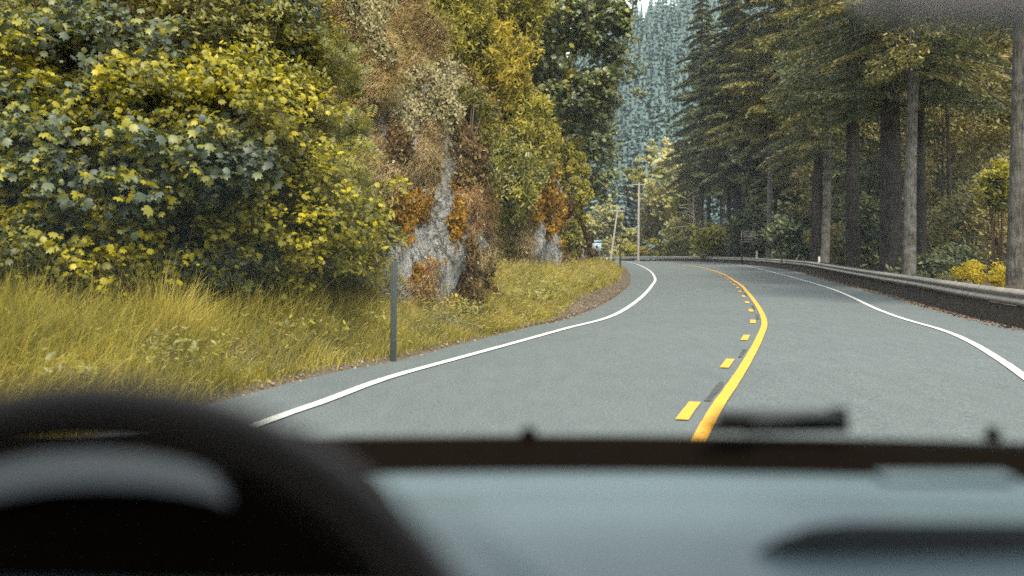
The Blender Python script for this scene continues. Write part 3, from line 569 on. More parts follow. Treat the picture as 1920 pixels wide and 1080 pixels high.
# ------------------------------------------------------------------ guardrail
g = GR[(GR[:, 1] > 4)]; gd = np.r_[0, np.cumsum(np.linalg.norm(np.diff(g, axis=0), axis=1))]
gs = np.arange(0, gd[-1], .5); G2 = np.stack([np.interp(gs, gd, g[:, 0]), np.interp(gs, gd, g[:, 1])], 1); GT = norm(np.gradient(G2, axis=0)); GN = np.stack([-GT[:, 1], GT[:, 0]], 1)
gz = Hground(G2[:, 0], G2[:, 1])
rail = empty('guardrail', (G2[0][0], G2[0][1], gz[0]), 'long weathered steel guardrail on dark timber along the right side of the road', 'guardrail')
prof = [(-.02, .80), (.02, .80), (.065, .775), (.105, .72), (.105, .70), (.01, .655), (.01, .63), (.07, .60), (.105, .55), (.105, .53), (.03, .475), (-.02, .475), (-.02, .50), (.02, .50), (.08, .54), (-.01, .62), (-.01, .67), (.08, .71), (.02, .77)]
Vs = []
for (x, z) in prof: Vs.append(np.stack([G2[:, 0] + GN[:, 0] * (x + .08), G2[:, 1] + GN[:, 1] * (x + .08), gz + z], 1))
Vs = np.stack(Vs, 1); a, b = Vs.shape[:2]; i = np.arange(a * b).reshape(a, b); j = np.roll(i, -1, 1)
V, Fc = Vs.reshape(-1, 3), np.stack([i[:-1], j[:-1], j[1:], i[1:]], -1).reshape(-1, 4); link('beam', npmesh('beam', V, Fc), M['rail'], rail)
for q in np.arange(2, gd[-1] - 30, 1.9):
    x, y = np.interp(q, gd, g[:, 0]), np.interp(q, gd, g[:, 1]); t = np.array([np.interp(q + .1, gd, g[:, 0]) - x, np.interp(q + .1, gd, g[:, 1]) - y]); rz = math.atan2(t[1], t[0]); n = norm(np.array([-t[1], t[0]])); z = float(Hground(x, y))
    if y < 120: qobj('post', [box((x - n[0] * .12, y - n[1] * .12, z + .33), (.15, .2, 1.0), rz)], M['railp'], rail, .008)
    if y < 150:
        qobj('plank', [box((x + n[0] * .0, y + n[1] * .0, z + .19 + random.uniform(-.03, .03)), (1.88, .07, .56), rz)], M['railp'], rail, .006)
# ------------------------------------------------------------------ posts, signs, poles
def gpost(px, py, Z, h, label, w=.075, group=None, m='post', wh=False, tilt=0, nm='delineator_post', zb=None):
    c = at(px, py, Z); z = float(Hground(c[0], c[1])) - .03 if zb is None else zb; o = empty(nm, (c[0], c[1], z), label, 'marker post', group)
    top = c[2] if h is None else z + h
    V, Fc = box((c[0], c[1], (z + top) / 2), (w, .035, top - z)); V2, F2 = box((c[0], c[1] - .02, (z + top) / 2), (w * .35, .02, top - z - .02)); qobj('blade', [(V, Fc), (V2, F2)], M[m], o, .004)
    if wh: qobj('reflector', [box((c[0], c[1] - .035, top - .16 if wh == 'top' else z + .45), (w * 1.1, .012, .26))], M['wpost'], o)
    o.rotation_euler[1] = tilt; return o
GRP = 'thin posts along the left verge'
gpost(737, 600, 12.0, 1.2, 'dark grey post at the asphalt edge in front of the rock, nearest of its row', .072, GRP, tilt=.012)
gpost(1163, 500, 57, 1.55, 'thin dark post on the bare dirt bank', .10, GRP)
gpost(1138, 480, 95, 1.5, 'farthest thin post with a white foot beside the small white sign', .12, GRP, wh='low')
gpost(1419, 470, 101, None, 'small white marker behind the guardrail below the brown board', .16, None, 'wpost', nm='marker_post')
gpost(1536, 481, 62, None, 'small white marker behind the guardrail beside a pale trunk', .12, None, 'wpost', nm='marker_post')
gpost(1466, 468, 80, None, 'slender grey marker behind the guardrail below the green thicket', .08, None, 'post', nm='marker_post')
o = empty('broken_stake', at(1491, 486, 70), 'pale leaning stake just above the guardrail', 'stake'); V, Fc = tube([at(1490, 494, 70), at(1499, 477, 70)], [.05, .03], 6); link('stick', npmesh('stick', V, Fc), M['deadw'], o)
def text(body, c, size, m, parent, name='lettering', sx=1):
    cu = bpy.data.curves.new(name, 'FONT'); cu.body = body; cu.size = size; cu.align_x = 'CENTER'; cu.align_y = 'CENTER'; cu.extrude = .004
    t_ = bpy.data.objects.new('t', cu); C.objects.link(t_); dg = bpy.context.evaluated_depsgraph_get(); me = bpy.data.meshes.new_from_object(t_.evaluated_get(dg)); bpy.data.objects.remove(t_)
    me.transform(Matrix.Translation(Vector(c)) @ Matrix.Rotation(math.pi / 2, 4, 'X') @ Matrix.Diagonal((sx, 1, 1, 1))); return link(name, me, m, parent)
Z = 104; c = at(1403, 443.5, Z); k = Z / F; w, h = 27 * k, 21 * k; gz_ = float(Hground(c[0], c[1]))
o = empty('brown_sign', (c[0], c[1], gz_), 'brown wooden board with a pale border and three lines of lettering among the trees', 'sign')
qobj('board', [box((c[0], Z, c[2]), (w, .06, h))], M['signb'], o)
qobj('border', [box((c[0], Z - .04, c[2] + h / 2 - .03), (w, .03, .055)), box((c[0], Z - .04, c[2] - h / 2 + .03), (w, .03, .055)), box((c[0] - w / 2 + .03, Z - .043, c[2]), (.055, .03, h - .12)), box((c[0] + w / 2 - .03, Z - .043, c[2]), (.055, .03, h - .12))], M['letter'], o)
for kx in (-.42, .42): qobj('post', [box((c[0] + kx * w, Z + .09, (c[2] + gz_) / 2), (.11, .1, c[2] - gz_ + .2))], M['signb'], o)
for body, dz, sx in (('HISTORICAL', .29, .8), ('MARKER', 0, .9), ('AHEAD', -.3, .9)): text(body, (c[0], Z - .04, c[2] + dz * 1.0), .30, M['letter'], o, sx=sx)
Z = 104; c = at(1119, 461, Z); w, h = 17 * Z / F, 21 * Z / F; gz_ = float(Hground(c[0], c[1]))
o = empty('white_sign', (c[0], c[1], gz_), 'small white roadside sign with a blue header at the far end of the left verge', 'sign')
qobj('panel', [box((c[0], Z, c[2]), (w, .03, h))], M['signw'], o); qobj('header', [box((c[0], Z - .022, c[2] + h * .36), (w * .98, .012, h * .24))], M['signblue'], o)
for r_ in range(4):
    xs = -w * .38
    while xs < w * .34:
        l = random.uniform(.06, .16); qobj('word', [box((c[0] + xs + l / 2, Z - .022, c[2] + h * (.14 - r_ * .16)), (l, .01, .055))], M['ink'], o); xs += l + .045
qobj('emblem', [box((c[0] - w * .2, Z - .034, c[2] + h * .36), (.16, .01, .11))], M['signw'], o)
for s_ in (-.3, .3): qobj('post', [box((c[0] + s_ * w, Z + .05, (c[2] + gz_) / 2), (.07, .05, c[2] - gz_))], M['metal'], o)
def pole(pxb, pyb, pxt, pyt, Z, label, r, arm):
    b, t_ = at(pxb, pyb, Z), at(pxt, pyt, Z); gz_ = float(Hground(b[0], b[1])); d = (b - t_) / (b[2] - t_[2]); b = t_ + d * (gz_ - t_[2])
    o = empty('utility_pole', b, label, 'utility pole', 'wooden utility poles at the bend'); V, Fc = tube([b, t_], [r, r * .7], 10); link('pole', npmesh('pole', V, Fc), M['pole'], o)
    q = t_ - (t_ - b) * .03; qobj('crossarm', [box(q, (arm, .14, .14))], M['pole'], o)
    for s_ in (-.45, -.15, .2, .45): V, Fc = tube([q + np.array([s_ * arm, 0, .07]), q + np.array([s_ * arm, 0, .3])], [.05, .03], 6); link('insulator', npmesh('insulator', V, Fc), M['metal'], o)
    return q
q1 = pole(1197, 487, 1198, 342, 158, 'tall straight pale pole in front of the yellow bushes', .19, 2.2)
q2 = pole(1147, 474, 1158, 393, 166, 'shorter pole leaning right beyond the white sign', .17, 2.4)
for sx in (-.9, .9):
    V = [q1 + np.array([sx, 0, .25]) * (1 - t) + (q2 - q1 + np.array([0, 0, .25])) * t - np.array([0, 0, 2 * t * (1 - t) * 1.5]) for t in np.linspace(0, 1, 8)]
    a_, b_ = q1 + np.array([sx, 0, .3]), q2 + np.array([sx * 1.3, 0, .3])
    V, Fc = tube([a_ * (1 - t) + b_ * t - np.array([0, 0, 6 * t * (1 - t)]) for t in np.linspace(0, 1, 9)], .025, 5)
    tag(link('power_line', npmesh('power_line', V, Fc), M['metal']), ('left' if sx < 0 else 'right') + '-hand wire slung between the two utility poles', 'wire', 'wires between the poles')
# ------------------------------------------------------------------ conifers
def conifer(L0, H, base_h, nb, needles, size, seed):
    r = np.random.default_rng(seed); P, N, T, Sz, br = [], [], [], [], []
    for i in range(nb):
        f = (i + r.uniform()) / nb; h = base_h + (H - base_h) * f; L = L0 * (1 - f) ** .75 * r.uniform(.65, 1.15) * (.75 + .25 * min(1, f * 8)) + .3
        a = i * 2.4 + r.uniform(-.5, .5); dr = np.array([math.cos(a), math.sin(a), 0]); sd_ = np.array([-dr[1], dr[0], 0]); up = r.uniform(-.05, .25); dp = r.uniform(.35, .65)
        tt = np.linspace(0, 1, 6); cur = dr[None] * (L * tt)[:, None] + np.array([0, 0, 1]) * (h + L * (up * tt - dp * tt ** 2 + .15 * tt ** 3))[:, None]
        if i % 2 == 0 or f < .3: br.append(tube(cur, .05 * (L / L0) * np.linspace(1, .2, 6) + .008, 4))
        m = int(needles * (.4 + .6 * L / L0)); t = r.uniform(.12, 1, m); sgn = r.choice([-1, 1], m); lat = r.uniform(0, 1, m) * L * .30 * (1.12 - t) ** .7
        c = dr[None] * (L * t + lat * .35)[:, None] + sd_[None] * (sgn * lat)[:, None] + np.array([0, 0, 1]) * (h + L * (up * t - dp * t ** 2 + .15 * t ** 3) - lat * .28 - r.uniform(0, .10, m) * L * .6)[:, None]
        P.append(c); T.append(dr[None] * .8 + sd_[None] * (sgn * (.25 + .6 * lat / (L * .3)))[:, None] + np.array([0, 0, -.45]) + r.normal(size=(m, 3)) * .3); N.append(np.array([0, 0, 1.]) + r.normal(size=(m, 3)) * .45); Sz.append(size * r.uniform(.6, 1.4, m))
    V, Fc = inst((NEED[0] * np.array([2.6, 1, 1]) + np.array([0, 0, 0]), NEED[1]), np.concatenate(P), np.concatenate(N), np.concatenate(T), np.concatenate(Sz))
    return npmesh('crown', V, Fc), npmesh('branch', *cat(br))
def trunkmesh(H, r, flare=1.35, seed=0):
    hs = np.r_[0, .3, .8, 2, np.linspace(4, H, 10)]; rd = r * (1 - .85 * hs / H); rd[0] *= flare; rd[1] *= 1 + (flare - 1) * .5
    P = np.stack([.12 * np.sin(hs * .21 + seed), .12 * np.cos(hs * .17 + seed), hs], 1); P[:, :2] -= P[0, :2]; V, Fc = tube(P, rd, 14)
    c = P[np.repeat(np.arange(len(P)), 14)]; j = 1 + .07 * np.sin(np.tile(np.arange(14), len(P)) * 2.7 + seed); V = c + (V - c) * j[:, None]; return npmesh('trunk', V, Fc)
VAR = {}
def variant(key, *a):
    if key not in VAR:
        c_, b_ = conifer(*a); c_.materials.append(M['fir' if key[-1] == 'd' else 'firg']); b_.materials.append(M['twig']); VAR[key] = (c_, b_)
    return VAR[key]
def fir(px, Z, H, r, key, args, label, bark='bark', group=None, rot=0, sc=1.0, name='fir_tree', stubs=0):
    X = (px - 960) / F * Z; z = float(Hground(X, Z)) - .1; o = empty(name, (X, Z, z), label, 'tree', group); o.rotation_euler[2] = rot
    me = trunkmesh(H, r, seed=px); me.materials.append(M[bark]); t_ = bpy.data.objects.new('trunk', me); C.objects.link(t_); t_.parent = o
    me.polygons.foreach_set('use_smooth', [True] * len(me.polygons))
    c_, b_ = variant(key, *args)
    for nm, q in (('crown', c_), ('branch', b_)):
        w = bpy.data.objects.new(nm, q); C.objects.link(w); w.parent = o; w.scale = (sc, sc, 1)
    if stubs:
        br = []
        for i in range(stubs):
            h = random.uniform(2.5, 11); a = random.uniform(0, 6.28); l = random.uniform(.5, 2.0); d_ = np.array([math.cos(a), math.sin(a), 0]); br.append(tube([d_ * r * .6 + np.array([0, 0, h]), d_ * l * .6 + np.array([0, 0, h + .1]), d_ * l + np.array([0, 0, h - .15])], [.022, .014, .006], 4))
        q = npmesh('dead_branch', *cat(br)); q.materials.append(M['twig']); w = bpy.data.objects.new('dead_branch', q); C.objects.link(w); w.parent = o
    return o
GF = 'tall firs behind the guardrail'
nearA = (4.4, 27, 7.6, 110, 460, .16, 1); nearB = (4.2, 25, 8.2, 100, 460, .16, 2); farA = (6.2, 38, 12.5, 110, 520, .34, 3); farB = (5.4, 34, 9.5, 110, 520, .32, 4); lowA = (4.6, 22, 2.0, 110, 420, .24, 5); lowB = (5.4, 26, 4.5, 110, 420, .26, 6)
FT = [
 (1312, 142, 42, .40, 'farA_d', farA, 'leftmost fir trunk behind the guardrail beside the bright gap', 'bark', 0),
 (1326, 150, 38, .36, 'farA_g', farA, 'thin fir just right of the leftmost trunk, tips of its branches golden', 'bark', 1),
 (1368, 122, 38, .30, 'farA_d', farA, 'slim dark trunk left of the brown board, thinner of the close pair', 'bark', 2),
 (1379, 120, 40, .50, 'farB_d', farB, 'stout dark trunk immediately left of the brown board', 'bark', 3),
 (1441, 99, 33, .30, 'farA_g', farA, 'pale slender trunk rising from the green thicket right of the brown board', 'barkl', 1.5),
 (1546, 63, 30, .30, 'nearA_g', nearA, 'grey straight trunk with a white marker at its foot', 'barkl', .4),
 (1528, 72, 30, .38, 'nearB_d', nearB, 'dark trunk in the shade behind the grey straight one', 'bark', 2.2),
 (1600, 51, 29, .36, 'nearB_d', nearB, 'dark rough trunk midway between the grey trunk and the thickest one', 'bark', .9),
 (1672, 39.5, 30, .46, 'nearA_d', nearA, 'thickest trunk, black-brown, flaring at the guardrail', 'bark', 4),
 (1706, 37, 27, .24, 'nearB_g', nearB, 'silvery pale trunk right beside the thickest one', 'barkl', 5),
 (1727, 41, 27, .25, 'nearA_d', nearA, 'half hidden trunk to the right of the silvery one', 'bark', 3),
 (1906, 24.5, 26, .25, 'nearB_g', nearB, 'pale grey trunk at the right edge beside the yellow bush', 'barkm', 1),
]
for px, Z, H, r, k, a, lb, bk, rot in FT: fir(px, Z, H, r, k, a, lb, bk, GF, rot, 1, stubs=7 if 30 < Z < 80 else 0)
LF = [
 (1352, 165, 'farA_d', farA, 'dark fir right behind the leftmost trunks'), (1420, 140, 'lowB_d', lowB, 'dark fir behind the brown board'),
 (1490, 105, 'farB_g', farB, 'golden-tipped fir between the pale slender trunk and the grey trunk'), (1568, 92, 'lowB_g', lowB, 'golden-green fir between the grey trunk and the dark rough one'),
 (1450, 125, 'farB_d', farB, 'dark fir behind the pale slender trunk'), (1640, 80, 'lowB_d', lowB, 'dark fir seen between the rough trunk and the thickest one'),
 (1520, 118, 'farA_d', farA, 'tall dark fir behind the grey straight trunk'), (1760, 66, 'nearB_d', nearB, 'tall fir behind the brownish trees right of the silvery trunk'), (1620, 110, 'farB_d', farB, 'far dark fir behind the rough trunk'),
 (1840, 62, 'nearA_g', nearA, 'golden fir above the brownish trees near the right edge'), (1395, 175, 'farB_d', farB, 'farthest dark fir above the brown board')]
for i, (px, Z, k, a, lb) in enumerate(LF): fir(px, Z, a[1], .28, k, a, lb, 'bark', 'firs deeper in the wood', i * 1.3, 1.05)
# wood behind, one mass
def forest(name, pts, hts, m, label, layers=9, wid=.2, quads=10, sz=1.0):
    P, N, T, Sz = [], [], [], []
    n = len(pts)
    for l in range(layers):
        f = (l + .5) / layers
        for q in range(quads):
            a = rng.uniform(0, 6.28, n); R = hts * wid * (1 - f) ** .8 * rng.uniform(.35, 1, n); d = np.stack([np.cos(a), np.sin(a), 0 * a], 1)
            P.append(pts + d * R[:, None] + np.array([0, 0, 1]) * (hts * (.10 + .9 * f) - R * .25)[:, None]); T.append(d + np.array([0, 0, -.6])); N.append(np.array([0, 0, 1.]) + d * .5 + rng.normal(size=(n, 3)) * .3); Sz.append(sz * hts * (.15 * (1 - f) + .055) * rng.uniform(.7, 1.3, n))
    sp = inst((NEED[0] * np.array([1.6, 1, 1]), NEED[1]), pts + np.array([0, 0, 1]) * (hts * .97)[:, None], np.tile([0, -1., 0], (n, 1)), np.tile([0, 0, 1.], (n, 1)), hts * .16)
    V, Fc = cat([inst((CLMP[0] * np.array([1.1, 1, 1]), CLMP[1]), np.concatenate(P), np.concatenate(N), np.concatenate(T), np.concatenate(Sz)), sp])
    return tag(link(name, npmesh(name, V, Fc), m), label, 'forest', kind='stuff')
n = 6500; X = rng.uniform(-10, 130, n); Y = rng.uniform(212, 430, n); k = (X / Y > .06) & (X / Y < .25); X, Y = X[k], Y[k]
forest('hillside_forest', np.stack([X, Y, Hground(X, Y) - .3], 1), rng.uniform(10, 26, len(X)) * rng.uniform(.7, 1, len(X)), M['wood'], 'conifers with haze tinted into their colour on the hill seen through the gap', layers=16, quads=15, sz=.5, wid=.21)
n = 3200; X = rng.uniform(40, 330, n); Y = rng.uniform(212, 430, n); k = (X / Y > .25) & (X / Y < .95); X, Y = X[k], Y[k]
forest('hillside_forest', np.stack([X, Y, Hground(X, Y) - .3], 1), rng.uniform(9, 19, len(X)), M['wood'], 'blue-green conifers, their colour paled for haze, on the steep hillside behind the right-hand wood')
n = 380; X = rng.uniform(24, 150, n); Y = rng.uniform(60, 205, n); k = (X > XG(Y) + 14) & (X / Y > .24) & (X / Y < .62); X, Y = X[k], Y[k]
forest('forest', np.stack([X, Y, Hground(X, Y) - .2], 1), rng.uniform(14, 28, len(X)), M['fir'], 'dark wood behind the roadside firs', layers=13, quads=16, wid=.17)
# understory and broadleaf trees right
US = [
 ('understory_shrub', 'deep green thicket below the pale slender trunk', 1500, 440, 90, 66, 42, 'under', OVAL), ('understory_shrub', 'dull green bush between the dark trunks and the guardrail', 1640, 430, 55, 55, 65, 'under', OVAL),
 ('understory_shrub', 'yellow-brown low bushes at the foot of the leftmost trunks', 1345, 455, 132, 45, 28, 'mapley', OVAL), ('understory_shrub', 'brown-green bush right of the silvery trunk', 1780, 440, 48, 75, 75, 'under', OVAL),
 ('understory_shrub', 'olive bush behind the guardrail left of the yellow one', 1770, 500, 38, 70, 35, 'under', OVAL), ('understory_shrub', 'pale olive bush left of the trunk at the right edge', 1872, 400, 34, 34, 110, 'brownish', OVAL),
 ('understory_shrub', 'low green bush behind the white marker', 1570, 455, 75, 50, 35, 'brownish', OVAL), ('understory_shrub', 'dark green bush behind the brown board', 1415, 440, 118, 45, 40, 'under', OVAL),
 ('understory_shrub', 'small bright yellow spray beside the right-edge trunk', 1875, 350, 31, 22, 45, 'mapley', OVAL)]
for nm, lb, x, y, Z, a, b, m, tpl in US:
    c = at(x, y, Z); k = Z / F; shrub(nm, lb, 'shrub', c, (a * k, a * k * .7, b * k), int(36 + a * .4), 60, .5 * Z / 40, tpl, .0062 * Z, M[m], (c[0], c[1], float(Hground(c[0], c[1]))), 'bushes under the firs', stem=.03)
c = at(1841, 517, 29); shrub('yellow_bush', 'bright yellow flowering bush behind the guardrail left of the right-edge trunk', 'bush', c, (.82, .6, .42), 60, 75, .2, OVAL, .10, M['bright'], (c[0], c[1], float(Hground(c[0], c[1]))), stem=.015)
c = at(1788, 525, 30); shrub('yellow_bush', 'small pale yellow bush left of the bright yellow one', 'bush', c, (.42, .4, .2), 16, 50, .16, OVAL, .09, M['fresh'], (c[0], c[1], float(Hground(c[0], c[1]))), stem=.012)
BT = [
 ('tall olive broadleaf tree between the dark rough trunk and the thickest one', 1650, 130, 62, 70, 90, 'brownish', .28), ('sunlit hanging broadleaf spray under the car mirror', 1770, 110, 45, 80, 60, 'brownish', .22),
 ('brown-green broadleaf tree high behind the grey straight trunk', 1520, 180, 90, 75, 80, 'under', .4), ('low brownish broadleaf tree behind the yellow bush', 1830, 420, 42, 90, 70, 'brownish', .2),
 ('brownish broadleaf tree filling the space left of the right-edge trunk', 1850, 200, 50, 90, 120, 'brownish', .30), ('olive broadleaf tree right of the silvery trunk', 1760, 290, 56, 75, 120, 'brownish', .30),
 ('dull green broadleaf tree above the right part of the guardrail', 1800, 380, 60, 100, 70, 'under', .30), ('golden small tree between the firs above the brown board', 1470, 250, 108, 55, 60, 'firg', .5),
 ('grey-green broadleaf tree between the rough and the thickest trunk', 1640, 250, 70, 45, 130, 'under', .35), ('olive broadleaf tree deep behind the grey straight trunk', 1560, 330, 88, 60, 90, 'brownish', .4)]
for lb, x, y, Z, a, b, m, sz in BT:
    c = at(x, y, Z); bs = (c[0], c[1], float(Hground(c[0], c[1]))); leafy_tree('broadleaf_tree', lb, 'tree', bs, c[2] - bs[2], [pxblob(x, y, Z, a, b), pxblob(x + a * .5, y - b * .3, Z, a * .7, b * .6)], M[m], OVAL, sz, .14, M['bark'], per=60, crf=.16, dens=70, group='broadleaf trees among the firs')
# ------------------------------------------------------------------ trees and bushes in the far gap
GT_ = [
 ('pale yellow-green tree right in the gap below the hazy hill', 1265, 340, 185, 48, 75, 'pale', 1.0), ('pale olive tree above the white sign at the gap\'s left', 1130, 420, 200, 32, 45, 'pale', .9),
 ('tree topped with yellow leaves behind the straight pole', 1185, 345, 220, 32, 28, 'mapley', .8), ('dark green tree behind the leaning pole', 1172, 420, 225, 24, 60, 'dmaple', .9),
 ('olive tree right of the straight pole', 1232, 400, 190, 32, 50, 'brownish', .9), ('yellow tree beside the leftmost fir trunk', 1292, 365, 172, 26, 60, 'fresh', .8),
 ('pale bushy tree low behind the leaning pole', 1175, 448, 200, 28, 22, 'pale', .8), ('light green tree right of the yellow-topped one', 1240, 305, 225, 42, 38, 'pale', 1.0), ('pale tree low beside the leftmost fir', 1285, 430, 170, 34, 32, 'pale', .7)]
for lb, x, y, Z, a, b, m, sz in GT_:
    c = at(x, y, Z); bs = (c[0], c[1], min(c[2] - b * Z / F, float(Hground(c[0], c[1])))); leafy_tree('far_tree', lb, 'tree', bs, c[2] - bs[2], [pxblob(x, y, Z, a, b, 3), pxblob(x - a * .5, y + b * .3, Z, a * .6, b * .6, 3), pxblob(x + a * .5, y - b * .2, Z, a * .6, b * .5, 3)], M[m], CLMP, sz, .2, M['barkl'], per=26, crf=.17, dens=44, group='trees in the far gap')
FB = [('yellow bushes at the bend behind the straight pole', 1232, 466, 172, 48, 16, 'mapley'), ('yellow bushes left of the straight pole', 1180, 473, 176, 20, 14, 'mapley'), ('yellow-green bush between the leftmost fir and the pole', 1275, 462, 162, 26, 22, 'fresh'), ('pale bushes behind the white sign', 1135, 470, 185, 26, 20, 'pale')]
for lb, x, y, Z, a, b, m in FB:
    c = at(x, y, Z); k = Z / F; shrub('roadside_bush', lb, 'bush', c, (a * k, 2, b * k), 40, 46, .8, CLMP, .55, M[m], (c[0], c[1], float(Hground(c[0], c[1]))), 'bushes at the bend', stem=.05)
o = empty('dead_snag', at(1300, 440, 168), 'bare whitish branches in front of the yellow tree', 'tree'); br = []
for i in range(26):
    a_ = at(random.uniform(1290, 1308), random.uniform(350, 430), 168); dx = random.uniform(-1, .5); b_ = a_ + np.array([dx * 3, random.uniform(-.5, .5), random.uniform(-.3, 1.6)]); br.append(tube([a_, (a_ + b_) / 2 + np.array([0, 0, .2]), b_], [.09, .06, .03], 4))
br.append(tube([at(1302, 480, 168), at(1300, 340, 168)], [.22, .06], 6)); V, Fc = cat(br); link('branch', npmesh('branch', V, Fc), M['deadw'], o)
# ------------------------------------------------------------------ the car one looks out of
car = empty('car', (0, 0, 0), 'interior of the car looking out, black steering wheel and grey dashboard', 'car')
def E(x, y, z): return np.array([x, y, CAMH + z])
# windscreen glass, curved
xs = np.linspace(-.78, .9, 17); ts = np.linspace(0, 1, 7); Xg, Tg = np.meshgrid(xs, ts)
bow = -.10 * ((Xg - .05) / .8) ** 2
V, Fc = grid(Xg, 1.13 - .62 * Tg + bow, CAMH - .222 + .50 * Tg); link('windscreen', npmesh('windscreen', V, Fc), M['glass'], car, True)
# black band at the foot of the glass
V, Fc = grid(Xg[:2], np.stack([1.10 + bow[0], 1.03 + bow[0]]), np.stack([CAMH - .205 + .004 * np.cos(xs * 4), np.full(17, CAMH - .262)])); link('windscreen_seal', npmesh('windscreen_seal', V, Fc), M['black'], car)
V, Fc = grid(np.stack([xs, xs, xs]), np.stack([1.115 + bow[0], 1.30 + bow[0], 1.5 + bow[0]]), np.stack([np.full(17, CAMH - .2035), np.full(17, CAMH - .237), np.full(17, CAMH - .33)])); link('cowl', npmesh('cowl', V, Fc), M['cowl'], car)
V, Fc = grid(np.linspace(-.8, .92, 12)[None].repeat(6, 0), np.linspace(1.5, 2.5, 6)[:, None].repeat(12, 1), (CAMH - .33 - .25 * np.linspace(0, 1, 6) ** 1.5)[:, None].repeat(12, 1) - .06 * (np.linspace(-1, 1, 12) ** 4)[None]); link('bonnet', npmesh('bonnet', V, Fc), M['paintc'], car, True)
# dashboard
dx = np.linspace(-.75, .9, 133); dy = np.array([1.035, 1.0, .985, .97, .955, .94, .93, .92, .912, .905, .895, .88, .84, .8, .76, .72, .68, .64, .6, .58, .57])
dz = np.array([-.226, -.221, -.2165, -.2145, -.2125, -.2115, -.211, -.2105, -.2125, -.2145, -.213, -.2105, -.2085, -.2095, -.218, -.2275, -.2295, -.235, -.248, -.275, -.45])
Xg, Yg = np.meshgrid(dx, dy); Zg = CAMH + dz[:, None].repeat(len(dx), 1) - .012 * ((Xg - .1) / .9) ** 2 + .034 * sstep(1, .25, ((Xg + .19) / .25) ** 2 + ((Yg - .60) / .30) ** 2); Yg = Yg - .09 * ((Xg - .05) / .8) ** 2
V, Fc = grid(Xg, Yg, Zg); dash = link('dashboard', npmesh('dashboard', V, Fc), M['dash'], car, True)
hood = [(.150, -.245), (.160, -.232), (.184, -.217), (.200, -.2075), (.2205, -.2005), (.2476, -.1975), (.62, -.1985), (.62, -.245)]
fill('vent_hood', hood, lambda p, k: E(p[0] + .004 * k, .735 + .035 * k, p[1] - .012 * k if p[1] > -.235 else p[1]), M['dashd'], car)
qobj('vent', [box(E(.40, .93, -.208), (.12, .03, .006))], M['signw'] if False else M['dash'], car, .002)
# instrument hood and cluster block
arc = [(-110, 905), (-50, 880), (0, 866), (80, 853), (170, 848), (260, 852), (330, 864), (390, 882), (425, 905)]
HP = []
for j, (D, dyp) in enumerate(((.70, 0), (.66, 10), (.63, 28), (.60, 52), (.595, 66))):
    HP.append([E((x - 960) / F * D, D, -(y + dyp * (1 - .35 * (i / 8) ** 4) - HOR) / F * D) for i, (x, y) in enumerate(arc)])
HP = np.array(HP); V = HP.reshape(-1, 3); i = np.arange(45).reshape(5, 9); Fc = np.stack([i[:-1, :-1], i[:-1, 1:], i[1:, 1:], i[1:, :-1]], -1).reshape(-1, 4); link('instrument_hood', npmesh('instrument_hood', V, Fc), M['hoodm'], car, True)
fill('instrument_panel', [(-400, 925), (424, 925), (424, 890), (450, 866), (500, 866), (580, 905), (670, 985), (745, 1090), (745, 1300), (-400, 1300)], lambda p, k: E((p[0] - 960) / F * .62, .62 + .11 * k, -(p[1] - HOR) / F * .62), M['black'], car)
# steering wheel
R_, rc = .198, .0158; cx, cyy, cz = -.197, .40, -.259; tl = math.radians(22)
def wp(a, r): return E(cx + r * math.sin(a), cyy + r * math.cos(a) * math.sin(tl), cz + r * math.cos(a) * math.cos(tl))
V, Fc = tube([wp(a, R_) for a in np.linspace(0, 2 * math.pi, 73)[:-1]], rc, 14, True); sw = link('steering_wheel', npmesh('steering_wheel', V, Fc), M['leather'], car, True)
def child(name, parts, m, p): V, Fc = cat(parts); return link(name, npmesh(name, V, Fc), m, p, True)
child('spoke', [tube([wp(1.75, R_), wp(1.8, .1), wp(1.9, .04)], [.016, .02, .03], 8)], M['leather'], sw); child('spoke', [tube([wp(-1.75, R_), wp(-1.8, .1), wp(-1.9, .04)], [.016, .02, .03], 8)], M['leather'], sw)
child('hub', [tube([wp(0, 0) + np.array([0, t, -t * .4]) for t in (-.03, -.02, .03, .09)], [.04, .075, .08, .05], 20)], M['black'], sw)
V, Fc = tube([E(-.12, .52, -.26), E(-.03, .50, -.262), E(.0, .49, -.268)], [.009, .008, .012], 8); link('stalk', npmesh('stalk', V, Fc), M['black'], car, True)
qobj('steering_column', [box(E(-.185, .56, -.33), (.12, .2, .12))], M['black'], car, .015)
# mirror
mir = [(.174, .132), (.182, .122), (.20, .117), (.41, .115), (.425, .124), (.43, .158), (.42, .173), (.19, .176), (.176, .163)]
fill('mirror', mir, lambda p, k: E(p[0], .50 + .035 * k, p[1]), M['grey'], car)
V, Fc = tube([E(.30, .52, .16), E(.30, .60, .215)], .012, 8); link('mirror_arm', npmesh('mirror_arm', V, Fc), M['black'], car)
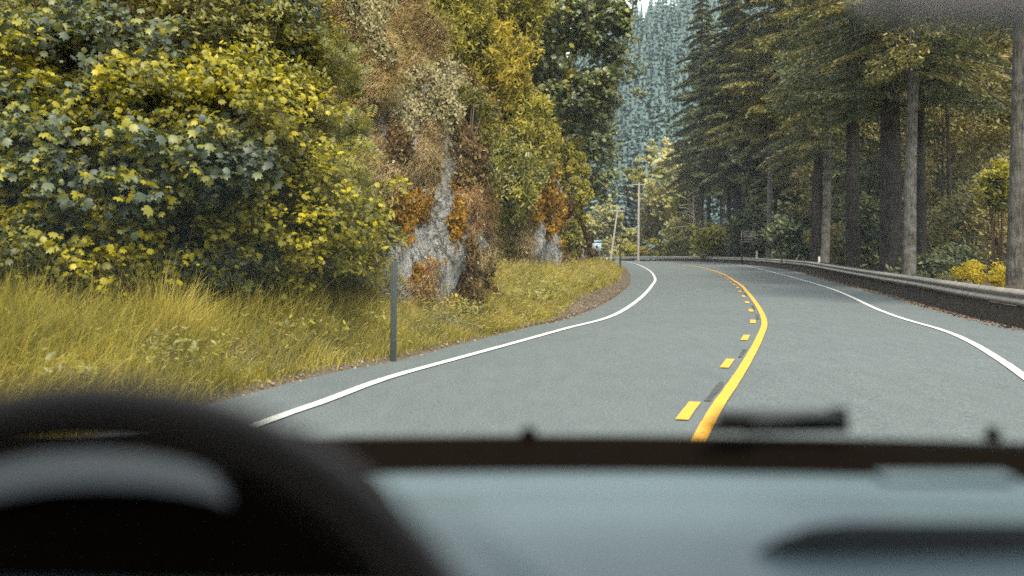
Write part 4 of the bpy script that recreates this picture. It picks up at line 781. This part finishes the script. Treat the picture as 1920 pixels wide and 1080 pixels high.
# wiper outside
wz = -.178
V, Fc = tube([E(.205, 1.06, wz - .006), E(.25, 1.065, wz - .007), E(.262, 1.07, wz - .012)], [.006, .007, .004], 8); wi = link('wiper', npmesh('wiper', V, Fc), M['black'], car, True)
child('blade', [box(E(.285, 1.075, wz + .003), (.13, .02, .010))], M['dashd'], wi); child('arm', [tube([E(.25, 1.08, wz - .012), E(.34, 1.08, wz - .010)], .006, 8)], M['black'], wi)
child('pivot', [tube([E(.349, 1.08, wz + .010), E(.349, 1.08, wz - .014)], [.010, .012], 10), ], M['black'], wi); 
for x in (.018, .525): V, Fc = tube([E(x, 1.10, -.205), E(x, 1.10, -.193)], [.010, .008], 8); link('washer_jet', npmesh('washer_jet', V, Fc), M['black'], car, True)
# shell
def sheet(name, pts, m): 
    me = bpy.data.meshes.new(name); me.from_pydata([tuple(p) for p in pts], [], [list(range(len(pts)))]); return link(name, me, m, car)
qobj('roof', [box(E(.06, -.55, .34), (1.5, 1.9, .05)), ], M['cloth'], car, .01)
qobj('pillar', [box(E(-.80, .80, .06), (.05, .10, .66), 0, .9)], M['black'], car, .008); qobj('pillar', [box(E(.92, .80, .06), (.05, .10, .66), 0, .9)], M['black'], car, .008)
qobj('door', [box(E(-.80, -.35, -.62), (.07, 2.4, .78))], M['black'], car, .01); qobj('door', [box(E(.92, -.35, -.62), (.07, 2.4, .78))], M['black'], car, .01)
qobj('pillar', [box(E(-.80, -.45, .05), (.06, .12, .6))], M['black'], car, .008); qobj('pillar', [box(E(.92, -.45, .05), (.06, .12, .6))], M['black'], car, .008)
qobj('rear_panel', [box(E(.06, -1.55, -.2), (1.7, .06, 1.2))], M['black'], car, .01); qobj('cabin_floor', [box(E(.06, -.3, -1.03), (1.7, 2.6, .05))], M['black'], car)
# ------------------------------------------------------------------ haze
hz = bpy.data.materials.new('haze'); hz.use_nodes = True; t = hz.node_tree; t.nodes.clear(); o_ = node(t, 'ShaderNodeOutputMaterial'); pv = node(t, 'ShaderNodeVolumePrincipled')
pv.inputs['Color'].default_value = (.9, .97, 1, 1); pv.inputs['Density'].default_value = .0002; t.links.new(pv.outputs[0], o_.inputs['Volume'])
V, Fc = box((30, 250, 98), (760, 720, 208)); tag(link('haze', npmesh('haze', V, Fc), hz), 'thin blue haze in the valley air', 'haze', kind='stuff')
